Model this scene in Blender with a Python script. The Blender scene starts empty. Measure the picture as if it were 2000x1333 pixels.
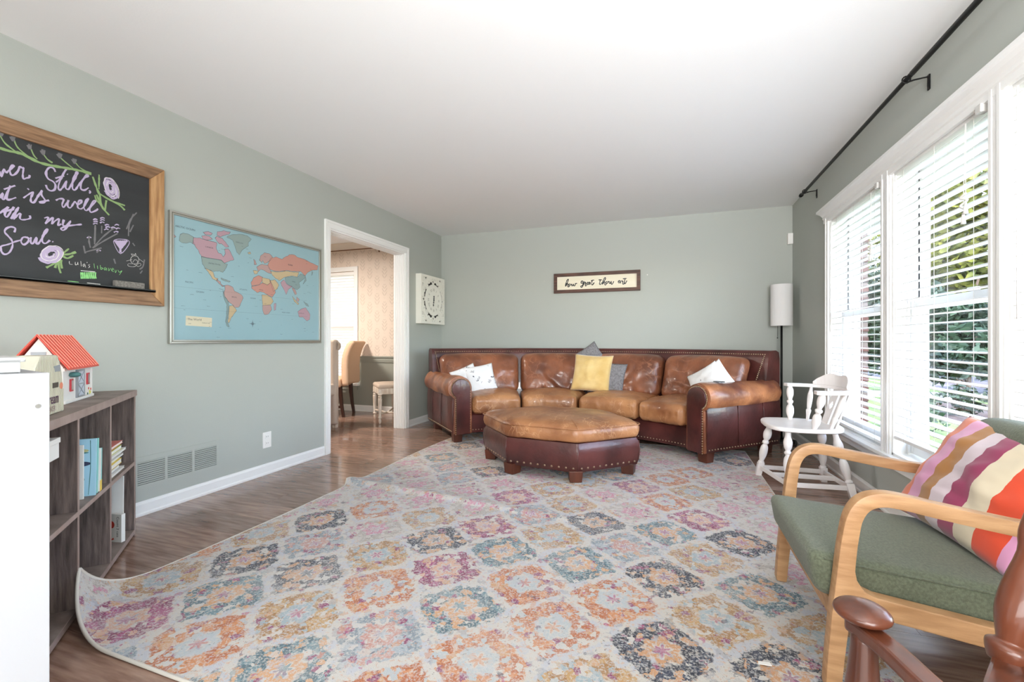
import bpy, bmesh, math, random
from mathutils import Vector, Matrix, noise
random.seed(7)
scn = bpy.context.scene
COL = scn.collection
PI = math.pi

# ------------------------------------------------------------------ camera, sky, sun, lights, exposure
cam_d = bpy.data.cameras.new('camera'); cam = bpy.data.objects.new('camera', cam_d); COL.objects.link(cam)
cam_d.sensor_width = 36.0; cam_d.lens = 871.0 / 2000 * 36.0; cam_d.clip_start = 0.02; cam_d.clip_end = 500
cam.location = (0, 0, 1.019); cam.rotation_euler = (PI / 2, 0, math.atan(306 / 871.0))
scn.camera = cam

world = bpy.data.worlds.new('world'); scn.world = world; world.use_nodes = True
wn = world.node_tree; wn.nodes.clear()
w_out = wn.nodes.new('ShaderNodeOutputWorld'); w_bg = wn.nodes.new('ShaderNodeBackground')
w_sky = wn.nodes.new('ShaderNodeTexSky'); w_sky.sky_type = 'NISHITA'; w_sky.sun_disc = False
w_sky.sun_elevation = math.radians(55); w_sky.sun_rotation = math.radians(165); w_sky.air_density = 1.0
w_sky.dust_density = 1.0; w_sky.ozone_density = 1.5
w_bg.inputs['Strength'].default_value = 1.5
w_hs = wn.nodes.new('ShaderNodeHueSaturation'); w_hs.inputs['Saturation'].default_value = .85
wn.links.new(w_sky.outputs[0], w_hs.inputs['Color']); wn.links.new(w_hs.outputs[0], w_bg.inputs[0]); wn.links.new(w_bg.outputs[0], w_out.inputs[0])

def lamp(kind, name, loc, rot, energy, color=(1, 1, 1), **kw):
    d = bpy.data.lights.new(name, kind); d.energy = energy; d.color = color
    for k, v in kw.items(): setattr(d, k, v)
    o = bpy.data.objects.new(name, d); COL.objects.link(o); o.location = loc; o.rotation_euler = rot
    return o
sun = lamp('SUN', 'sun', (0, 0, 20), (0, 0, 0), 5.0, (1, .96, .9), angle=.02)
sun.rotation_euler = Vector((-.17, .60, -.78)).to_track_quat('-Z', 'Y').to_euler()
# unseen fill lights added behind the camera to brighten the room
lamp('AREA', 'side_fill_light', (1.12, -1.4, 1.1), (math.radians(102), 0, math.radians(90)), 74, (.92, .97, 1), shape='RECTANGLE', size=2.1, size_y=1.6)  # added cool fill for the left wall; no window stands here
lamp('AREA', 'rear_fill_light', (-.3, -2.3, .95), (math.radians(116), 0, 0), 76, (1, 1, 1), shape='RECTANGLE', size=3.4, size_y=1.7)  # added fill tilted upward; the rear wall has no window
lamp('AREA', 'overhead_fill_light', (-.9, -.9, 2.38), (0, 0, 0), 5, (1, .98, .95), shape='RECTANGLE', size=1.6, size_y=1.2)  # added weak downward fill, no fixture behind it
lamp('AREA', 'ceiling_fill_light', (.45, -1.1, 1.45), (math.radians(107), 0, math.radians(4)), 27, (1, 1, 1), shape='RECTANGLE', size=.8, size_y=.4, spread=math.radians(92))  # added fill aimed up to brighten the far ceiling
lamp('AREA', 'dining_ceiling_light', (-4.7, 3.7, 2.3), (0, 0, 0), 55, (1, .91, .82), shape='DISK', size=.5)
scn.view_settings.view_transform = 'Standard'
try: scn.view_settings.look = 'None'
except Exception: pass
scn.view_settings.exposure = 0.88; scn.view_settings.gamma = 1.0
scn.view_settings.use_curve_mapping = False
scn.cycles.max_bounces = 8; scn.cycles.diffuse_bounces = 5; scn.cycles.transparent_max_bounces = 12
scn.cycles.caustics_reflective = False; scn.cycles.caustics_refractive = False
scn.cycles.sample_clamp_indirect = 4.0
scn.cycles.use_denoising = True

# ------------------------------------------------------------------ materials
def lin(c):
    return tuple(((x / 255.0) / 12.92 if x / 255.0 <= .04045 else ((x / 255.0 + .055) / 1.055) ** 2.4) for x in c) + (1.0,)
MATS = {}
def M(name, col, rough=.55, metal=0.0, col2=None, scale=4.0, stretch=(1, 1, 1), detail=5.0, lo=.35, hi=.65,
      bump=0.0, bscale=60.0, bstretch=(1, 1, 1), rnd=0.0, coat=0.0, spec=.5, trans=0.0, sheen=0.0, rot=(0, 0, 0), bdet=3.0):
    """principled material; colours in 0-255 sRGB; col2 is mixed in by stretched noise"""
    m = bpy.data.materials.new(name); m.use_nodes = True; MATS[name] = m
    nt = m.node_tree; N = nt.nodes; L = nt.links
    p = N['Principled BSDF']; p.inputs['Roughness'].default_value = rough; p.inputs['Metallic'].default_value = metal
    p.inputs['Coat Weight'].default_value = coat; p.inputs['Specular IOR Level'].default_value = spec
    p.inputs['Sheen Weight'].default_value = sheen
    p.inputs['Base Color'].default_value = lin(col)
    tc = None
    def coords(st):
        nonlocal tc
        if tc is None: tc = N.new('ShaderNodeTexCoord')
        mp = N.new('ShaderNodeMapping'); mp.inputs['Scale'].default_value = st; mp.inputs['Rotation'].default_value = rot
        L.new(tc.outputs['Object'], mp.inputs[0])
        if rnd:
            oi = N.new('ShaderNodeObjectInfo'); mu = N.new('ShaderNodeMath'); mu.operation = 'MULTIPLY'; mu.inputs[1].default_value = 37.0
            L.new(oi.outputs['Random'], mu.inputs[0]); cb = N.new('ShaderNodeCombineXYZ'); L.new(mu.outputs[0], cb.inputs[0]); L.new(mu.outputs[0], cb.inputs[1])
            ad = N.new('ShaderNodeVectorMath'); L.new(mp.outputs[0], ad.inputs[0]); L.new(cb.outputs[0], ad.inputs[1])
            return ad.outputs[0]
        return mp.outputs[0]
    out = None
    if col2 is not None:
        n = N.new('ShaderNodeTexNoise'); n.inputs['Scale'].default_value = scale; n.inputs['Detail'].default_value = detail
        L.new(coords(stretch), n.inputs['Vector'])
        r = N.new('ShaderNodeValToRGB'); r.color_ramp.elements[0].position = lo; r.color_ramp.elements[1].position = hi
        r.color_ramp.elements[0].color = lin(col); r.color_ramp.elements[1].color = lin(col2)
        L.new(n.outputs['Fac'], r.inputs[0]); out = r.outputs[0]
    if rnd:
        oi = N.new('ShaderNodeObjectInfo'); hs = N.new('ShaderNodeHueSaturation'); mr = N.new('ShaderNodeMapRange')
        mr.inputs[3].default_value = 1 - rnd; mr.inputs[4].default_value = 1 + rnd
        L.new(oi.outputs['Random'], mr.inputs[0]); L.new(mr.outputs[0], hs.inputs['Value'])
        if out: L.new(out, hs.inputs['Color'])
        else: hs.inputs['Color'].default_value = lin(col)
        out = hs.outputs[0]
    if out: L.new(out, p.inputs['Base Color'])
    if bump:
        n = N.new('ShaderNodeTexNoise'); n.inputs['Scale'].default_value = bscale; n.inputs['Detail'].default_value = bdet
        L.new(coords(bstretch), n.inputs['Vector'])
        b = N.new('ShaderNodeBump'); b.inputs['Strength'].default_value = bump; b.inputs['Distance'].default_value = .01
        L.new(n.outputs['Fac'], b.inputs['Height']); L.new(b.outputs[0], p.inputs['Normal'])
    return m

wallpaint = M('sage_wall_paint', (175, 179, 172), .75, bump=.05, bscale=140)
ceilpaint = M('ceiling_paint', (238, 239, 239), .85, bump=.04, bscale=120)
white = M('white_trim_paint', (238, 238, 236), .35)
blindw = M('white_blind', (243, 243, 241), .45)
porchw = M('porch_white', (236, 236, 236), .6)
wainscot = M('grey_wainscot_paint', (148, 150, 140), .7)
oak = M('oak_frame_wood', (108, 78, 54), .55, col2=(152, 118, 88), scale=11, stretch=(1, .6, 7), detail=8, lo=.3, hi=.62, bump=.15, bscale=40)
oak_h = M('oak_frame_wood_long', (150, 108, 68), .5, col2=(192, 150, 104), scale=9, stretch=(1, .5, 6), bump=.15, bscale=40)
slate = M('chalkboard_black', (38, 40, 42), .7, col2=(52, 54, 56), scale=3, stretch=(1, .4, 2))
black = M('black_plastic', (18, 18, 18), .4)
rodm = M('black_metal', (9, 9, 9), .45, spec=.3)
silver = M('brushed_silver', (190, 188, 182), .3, metal=.9)
leather = M('tan_leather', (126, 78, 48), .38, col2=(184, 130, 86), scale=3.6, detail=9, lo=.34, hi=.68, bump=.35, bscale=22, bdet=6, coat=.15)
leather_b = M('brown_leather', (98, 56, 38), .33, col2=(158, 98, 66), scale=4.0, detail=8, lo=.35, hi=.72, bump=.35, bscale=18, bdet=6, coat=.2)
burg = M('burgundy_leather', (56, 26, 24), .34, col2=(92, 46, 42), scale=4.5, detail=7, lo=.35, hi=.7, bump=.2, bscale=30, coat=.25)
roll_l = M('worn_roll_leather', (104, 58, 42), .34, col2=(176, 116, 76), scale=5.0, detail=8, lo=.38, hi=.68, bump=.25, bscale=30, coat=.2)
nailm = M('brass_nail', (176, 156, 128), .35, metal=.7)
footw = M('dark_foot_wood', (62, 30, 20), .4, col2=(92, 48, 32), scale=12, stretch=(1, 1, .2))
seam = M('leather_seam', (70, 34, 22), .5)
whitewood = M('white_painted_wood', (232, 226, 224), .35, col2=(238, 234, 232), scale=6, bump=.06, bscale=30)
ashwood = M('ash_wood', (166, 124, 84), .45, col2=(192, 150, 108), scale=10, stretch=(.7, 2, 5), bump=.08, bscale=40, bstretch=(1, 3, 6))
greenf = M('green_fabric', (82, 88, 70), .92, col2=(102, 108, 88), scale=160, detail=3, bump=.35, bscale=420, sheen=.2)
cherry = M('cherry_wood', (70, 34, 20), .3, col2=(108, 58, 38), scale=14, stretch=(1, 1, .3), coat=.4)
greyf = M('grey_cloth', (112, 110, 112), .95, col2=(140, 138, 140), scale=60, bump=.6, bscale=160)
yellowf = M('yellow_velvet', (204, 168, 98), .8, col2=(222, 194, 132), scale=5, sheen=.5, bump=.12, bscale=8)
lampsh = M('lampshade_linen', (226, 224, 222), .9, bump=.1, bscale=300)
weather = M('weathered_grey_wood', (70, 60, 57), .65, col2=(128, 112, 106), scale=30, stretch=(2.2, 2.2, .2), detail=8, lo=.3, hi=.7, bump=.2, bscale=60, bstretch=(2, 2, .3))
edgew = M('grey_wood_edge', (150, 130, 122), .6, col2=(168, 148, 140), scale=14, stretch=(1, 1, .6), bump=.05)
cabw = M('white_laminate', (180, 181, 184), .4)
binp = M('grey_white_plastic', (206, 206, 206), .35)
redp = M('red_plastic', (226, 82, 66), .35)
creamp = M('cream_plastic', (214, 210, 192), .45)
tealp = M('teal_plastic', (72, 122, 122), .3)
paper = M('paper_white', (236, 234, 230), .7)
linen = M('beige_linen', (190, 172, 156), .9, bump=.2, bscale=260)
peach = M('peach_linen', (214, 178, 148), .9, bump=.2, bscale=260)
whitewash = M('whitewashed_wood', (196, 178, 160), .6, col2=(226, 216, 204), scale=14, stretch=(2, 2, .5))
darkwood = M('dark_walnut', (58, 32, 22), .45)
brickm = M('red_brick', (58, 32, 27), .9, rnd=.25, bump=.3, bscale=60)
mortar = M('mortar', (78, 70, 66), .95)
def dark(name, c, r=.6): return M(name, c, r)
chalk_p = dark('chalk_purple', (178, 164, 192), .95); chalk_g = dark('chalk_green', (132, 158, 106), .95)
chalk_w = dark('chalk_white', (214, 212, 208), .95); chalk_d = dark('chalk_faint', (112, 110, 112), .95); chalk_l = dark('chalk_lime', (140, 206, 130), .95)

def creases(m, col, scale, width=.035, amt=.55):
    nt = m.node_tree; N = nt.nodes; L = nt.links; p = N['Principled BSDF']; bc = p.inputs['Base Color'].links[0].from_socket
    t = N.new('ShaderNodeTexCoord'); n1 = N.new('ShaderNodeTexNoise'); n1.inputs['Scale'].default_value = scale * .6; n1.inputs['Detail'].default_value = 3
    L.new(t.outputs['Object'], n1.inputs['Vector'])
    v = N.new('ShaderNodeTexVoronoi'); v.feature = 'DISTANCE_TO_EDGE'; v.inputs['Scale'].default_value = scale
    mxx = N.new('ShaderNodeMix'); mxx.data_type = 'RGBA'; mxx.inputs[0].default_value = .22; L.new(t.outputs['Object'], mxx.inputs[6]); L.new(n1.outputs['Color'], mxx.inputs[7]); L.new(mxx.outputs[2], v.inputs['Vector'])
    r = N.new('ShaderNodeMapRange'); r.inputs[1].default_value = 0; r.inputs[2].default_value = width; r.inputs[3].default_value = amt; r.inputs[4].default_value = 0; L.new(v.outputs['Distance'], r.inputs[0])
    n2 = N.new('ShaderNodeTexNoise'); n2.inputs['Scale'].default_value = 5.0; L.new(t.outputs['Object'], n2.inputs['Vector'])
    st = N.new('ShaderNodeMapRange'); st.inputs[1].default_value = .45; st.inputs[2].default_value = .6; L.new(n2.outputs['Fac'], st.inputs[0])
    mu = N.new('ShaderNodeMath'); mu.operation = 'MULTIPLY'; L.new(r.outputs[0], mu.inputs[0]); L.new(st.outputs[0], mu.inputs[1])
    mc_ = N.new('ShaderNodeMix'); mc_.data_type = 'RGBA'; L.new(mu.outputs[0], mc_.inputs[0]); L.new(bc, mc_.inputs[6]); mc_.inputs[7].default_value = lin(col); L.new(mc_.outputs[2], p.inputs['Base Color'])
    b2 = N.new('ShaderNodeBump'); b2.inputs['Strength'].default_value = .35; b2.inputs['Distance'].default_value = .004; b2.invert = True; L.new(mu.outputs[0], b2.inputs['Height'])
    L.new(p.inputs['Normal'].links[0].from_socket, b2.inputs['Normal']); L.new(b2.outputs[0], p.inputs['Normal'])
creases(leather, (204, 158, 116), 13, .05, .6); creases(leather_b, (176, 122, 92), 9, .045, .45); creases(roll_l, (206, 156, 110), 16, .03, .3)

# ------------------------------------------------------------------ mesh helpers (world coordinates)
class MB:
    def __init__(s): s.v = []; s.f = []; s.mi = []
    def add(s, v, f, mi=0):
        b = len(s.v); s.v += [tuple(p) for p in v]; s.f += [tuple(b + i for i in q) for q in f]; s.mi += [mi] * len(f); return s
    def box(s, x0, y0, z0, x1, y1, z1, mi=0):
        x0, x1 = sorted((x0, x1)); y0, y1 = sorted((y0, y1)); z0, z1 = sorted((z0, z1))
        return s.add([(x0, y0, z0), (x1, y0, z0), (x1, y1, z0), (x0, y1, z0), (x0, y0, z1), (x1, y0, z1), (x1, y1, z1), (x0, y1, z1)],
                     [(0, 3, 2, 1), (4, 5, 6, 7), (0, 1, 5, 4), (1, 2, 6, 5), (2, 3, 7, 6), (3, 0, 4, 7)], mi)
    def hexa(s, P, mi=0):   # 8 points, bottom 0-3 ccw then top 4-7
        return s.add(P, [(0, 3, 2, 1), (4, 5, 6, 7), (0, 1, 5, 4), (1, 2, 6, 5), (2, 3, 7, 6), (3, 0, 4, 7)], mi)
    def tube(s, pts, r, n=10, cap=True, mi=0):
        pts = [Vector(p) for p in pts]; rs = r if isinstance(r, (list, tuple)) else [r] * len(pts)
        t0 = (pts[1] - pts[0]).normalized(); up = Vector((0, 0, 1)) if abs(t0.z) < .9 else Vector((1, 0, 0))
        a = t0.cross(up).normalized(); V = []
        for i, p in enumerate(pts):
            t = (pts[min(i + 1, len(pts) - 1)] - pts[max(i - 1, 0)]).normalized()
            a = (a - t * a.dot(t)).normalized(); b = t.cross(a)
            for k in range(n):
                c = 2 * PI * k / n; V.append(p + (a * math.cos(c) + b * math.sin(c)) * rs[i])
        F = [(i * n + k, i * n + (k + 1) % n, (i + 1) * n + (k + 1) % n, (i + 1) * n + k) for i in range(len(pts) - 1) for k in range(n)]
        if cap: F += [tuple(reversed(range(n))), tuple(range((len(pts) - 1) * n, len(pts) * n))]
        return s.add(V, F, mi)
    def prism(s, poly, fn, d0, d1, mi=0):   # poly 2D ccw, fn(u,v,d)->xyz
        n = len(poly); V = [fn(u, v, d0) for u, v in poly] + [fn(u, v, d1) for u, v in poly]
        F = [tuple(reversed(range(n))), tuple(range(n, 2 * n))] + [(i, (i + 1) % n, n + (i + 1) % n, n + i) for i in range(n)]
        return s.add(V, F, mi)
    def loft(s, rings, closed=True, cap=True, mi=0):
        n = len(rings[0]); V = [p for r in rings for p in r]; F = []
        for i in range(len(rings) - 1):
            for k in range(n if closed else n - 1):
                F.append((i * n + k, i * n + (k + 1) % n, (i + 1) * n + (k + 1) % n, (i + 1) * n + k))
        if cap: F += [tuple(reversed(range(n))), tuple(range((len(rings) - 1) * n, len(rings) * n))]
        return s.add(V, F, mi)
    def ball(s, c, r, n=8, m=5, sc=(1, 1, 1), mi=0, R=None):
        c = Vector(c); rings = []
        for i in range(m + 1):
            a = PI * i / m; a = min(max(a, .02), PI - .02)
            ring = []
            for k in range(n):
                v = Vector((math.sin(a) * math.cos(2 * PI * k / n) * sc[0], math.sin(a) * math.sin(2 * PI * k / n) * sc[1], -math.cos(a) * sc[2])) * r
                if R: v = R @ v
                ring.append(c + v)
            rings.append(ring)
        return s.loft(rings, mi=mi)

INV = {}
def finish(name, mb, mats, parent=None, smooth=False, bevel=0, recalc=True, auto=None):
    me = bpy.data.meshes.new(name); me.from_pydata(mb.v, [], mb.f)
    for m in (mats if isinstance(mats, (list, tuple)) else [mats]): me.materials.append(m)
    if any(mb.mi):
        me.polygons.foreach_set('material_index', mb.mi)
    me.update()
    if recalc or bevel:
        bm = bmesh.new(); bm.from_mesh(me)
        if recalc: bmesh.ops.recalc_face_normals(bm, faces=bm.faces)
        if bevel:
            es = [e for e in bm.edges if len(e.link_faces) == 2 and e.calc_face_angle(0) > .6]
            bmesh.ops.bevel(bm, geom=es, offset=bevel, segments=2, affect='EDGES', profile=.6)
        bm.to_mesh(me); bm.free()
    if smooth:
        me.polygons.foreach_set('use_smooth', [True] * len(me.polygons))
        if auto: me.set_sharp_from_angle(angle=auto)
    o = bpy.data.objects.new(name, me); COL.objects.link(o)
    if parent is not None: attach(o, parent)
    return o
def attach(o, parent):
    o.parent = parent
    if parent.type == 'EMPTY': o.matrix_parent_inverse = Matrix.Translation(-parent.location)
    return o
def tag(o, label, cat, group=None, kind=None):
    if label: o['label'] = label
    if cat: o['category'] = cat
    if group: o['group'] = group
    if kind: o['kind'] = kind
    return o
def thing(name, loc, label, cat, group=None):
    o = bpy.data.objects.new(name, None); COL.objects.link(o); o.location = loc; o.empty_display_size = .1
    return tag(o, label, cat, group)
def struct(name, mb, mat, **k):
    o = finish(name, mb, mat, **k)
    if o.parent is None: o['kind'] = 'structure'
    return o
def stuff(o): o['kind'] = 'stuff'; return o
def box(name, c, mat, parent=None, bevel=0, **k):
    return finish(name, MB().box(*c), mat, parent, bevel=bevel, **k)
def copy_tree(o, parent=None, off=None):
    c = o.copy(); COL.objects.link(c)
    if parent is not None: c.parent = parent
    elif off is not None: c.location = Vector(o.location) + Vector(off)
    for ch in o.children: copy_tree(ch, c)
    return c
def axis_list(h, r, n, m):
    if r <= 0: return [-h + 2 * h * i / m for i in range(m + 1)]
    e = [r * math.tan(PI / 4 * (1 - i / n)) for i in range(n)]
    a = [-(h - r) - t for t in e]; mid = [-(h - r) + 2 * (h - r) * i / m for i in range(m + 1)]
    return a + mid + [-t for t in reversed(a)]
def rbox(hx, hy, hz, r, n=3, m=(8, 8, 2), f=None, mb=None):
    """rounded box centred on 0, mapped by f"""
    mb = mb or MB(); A = [axis_list(h, min(r, h * .999), n, k) for h, k in zip((hx, hy, hz), m)]
    H = (hx, hy, hz); idx = {}; V = []; F = []
    def vid(p):
        k = tuple(round(q, 5) for q in p)
        if k not in idx:
            c = Vector([max(-(h - r), min(h - r, q)) for q, h in zip(p, H)]); d = Vector(p) - c
            q = c + d.normalized() * r if d.length > 1e-9 else c
            idx[k] = len(V); V.append(q)
        return idx[k]
    for ax in range(3):
        u, v = [(1, 2), (2, 0), (0, 1)][ax]
        for sgn in (-1, 1):
            for i in range(len(A[u]) - 1):
                for j in range(len(A[v]) - 1):
                    q = []
                    for a, b in ((i, j), (i + 1, j), (i + 1, j + 1), (i, j + 1)):
                        p = [0, 0, 0]; p[ax] = sgn * H[ax]; p[u] = A[u][a]; p[v] = A[v][b]; q.append(vid(p))
                    F.append(tuple(q) if sgn > 0 else tuple(reversed(q)))
    if f: V = [f(p) for p in V]
    return mb.add(V, F)
def sweep_rect(mb, path, widths, th, fn):
    """path of (u,v); rectangular section width in plane, thickness th across; fn(u,v,d)->xyz"""
    P = [Vector(p) for p in path]; rings = []
    for i, p in enumerate(P):
        t = (P[min(i + 1, len(P) - 1)] - P[max(i - 1, 0)]).normalized(); n = Vector((-t.y, t.x)); w = widths[i] / 2
        rings.append([fn(*(p + n * w), 0), fn(*(p - n * w), 0), fn(*(p - n * w), th), fn(*(p + n * w), th)])
    return mb.loft(rings)
def smooth_path(pts, sub=6):
    out = []; P = [pts[0]] + list(pts) + [pts[-1]]
    for i in range(1, len(P) - 2):
        a, b, c, d = [Vector(q) for q in P[i - 1:i + 3]]
        for k in range(sub):
            t = k / sub
            out.append(.5 * ((2 * b) + (c - a) * t + (2 * a - 5 * b + 4 * c - d) * t * t + (3 * b - a - 3 * c + d) * t ** 3))
    out.append(Vector(pts[-1])); return out
def turned(mb, p0, p1, prof, n=14, mi=0):
    """lathe along p0->p1 with profile of (t, radius)"""
    p0 = Vector(p0); p1 = Vector(p1); pr = smooth_path([(t, r) for t, r in prof], 3)
    ts = [min(max(q[0], 0), 1) for q in pr]
    for i in range(1, len(ts)): ts[i] = max(ts[i], ts[i - 1] + 1e-4)
    return mb.tube([p0 + (p1 - p0) * t for t in ts], [max(q[1], .002) for q in pr], n=n, mi=mi)
RIB = [0]
def ribbon(mb, pts, w, fn, mi=0, ax=(1, 0, 0)):
    RIB[0] += 1; o0 = (RIB[0] % 6) * 4e-5
    P = [Vector(p) for p in pts]
    if len(P) < 2: return
    L_, R_ = [], []
    for i, p in enumerate(P):
        t = (P[min(i + 1, len(P) - 1)] - P[max(i - 1, 0)]); t = t.normalized() if t.length > 1e-9 else Vector((1, 0))
        n = Vector((-t.y, t.x)); k = w * (.75 + .5 * noise.noise(Vector((p.x * 60, p.y * 60, 0))))
        sh = Vector(ax) * (o0 + i * 2.5e-6); L_.append(Vector(fn(*(p + n * k))) + sh); R_.append(Vector(fn(*(p - n * k))) + sh)
    n = len(P); mb.add(L_ + R_, [(i, i + 1, n + i + 1, n + i) for i in range(n - 1)], mi)
def text_mb(s, size, fn, mb=None, mi=0, align='LEFT', thick=0.0):
    c = bpy.data.curves.new('t', 'FONT'); c.body = s; c.size = size; c.align_x = align; c.resolution_u = 3; c.offset = thick
    o = bpy.data.objects.new('t', c); COL.objects.link(o)
    dg = bpy.context.evaluated_depsgraph_get(); me = bpy.data.meshes.new_from_object(o.evaluated_get(dg))
    mb = mb or MB(); mb.add([fn(v.co.x, v.co.y) for v in me.vertices], [tuple(p.vertices) for p in me.polygons], mi)
    bpy.data.objects.remove(o); bpy.data.curves.remove(c); bpy.data.meshes.remove(me)
    return mb
def pillow(name, w, h, T, mtx, mat, parent=None, wr=.006, seed=0, n=22, pinch=.07, attr=None):
    V = []; F = []
    for side in (1, -1):
        for i in range(n + 1):
            for j in range(n + 1):
                u = 2 * i / n - 1; v = 2 * j / n - 1
                x = w / 2 * u * (1 - pinch * (1 - v * v)); y = h / 2 * v * (1 - pinch * (1 - u * u))
                t = T / 2 * (max(0, (1 - u * u)) * max(0, (1 - v * v))) ** .42
                e = (1 - u * u) ** .5 * (1 - v * v) ** .5
                nz = noise.noise(Vector((u * 2.2 + seed, v * 3.1, side))) + .5 * noise.noise(Vector((u * 5 + seed, v * 7, side + 3)))
                V.append(mtx @ Vector((x, y, side * (t + wr * nz * e * 2))))
    m = (n + 1) * (n + 1)
    for s in (0, 1):
        for i in range(n):
            for j in range(n):
                q = (s * m + i * (n + 1) + j, s * m + (i + 1) * (n + 1) + j, s * m + (i + 1) * (n + 1) + j + 1, s * m + i * (n + 1) + j + 1)
                F.append(q if s == 0 else tuple(reversed(q)))
    o = finish(name, MB().add(V, F), mat, parent, smooth=True, recalc=False)
    bm = bmesh.new(); bm.from_mesh(o.data); bmesh.ops.remove_doubles(bm, verts=bm.verts, dist=1e-5); bm.to_mesh(o.data); bm.free()
    uv = o.data.attributes.new('puv', 'FLOAT2', 'POINT') if attr else None
    if uv:
        inv = mtx.inverted()
        for i, vv in enumerate(o.data.vertices):
            q = inv @ vv.co; uv.data[i].vector = (q.x / w + .5, q.y / h + .5)
    return o
def frame_m(o, x, y):
    x = Vector(x).normalized(); z = x.cross(Vector(y)).normalized(); y = z.cross(x)
    m = Matrix((x, y, z)).transposed().to_4x4(); m.translation = Vector(o); return m
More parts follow.
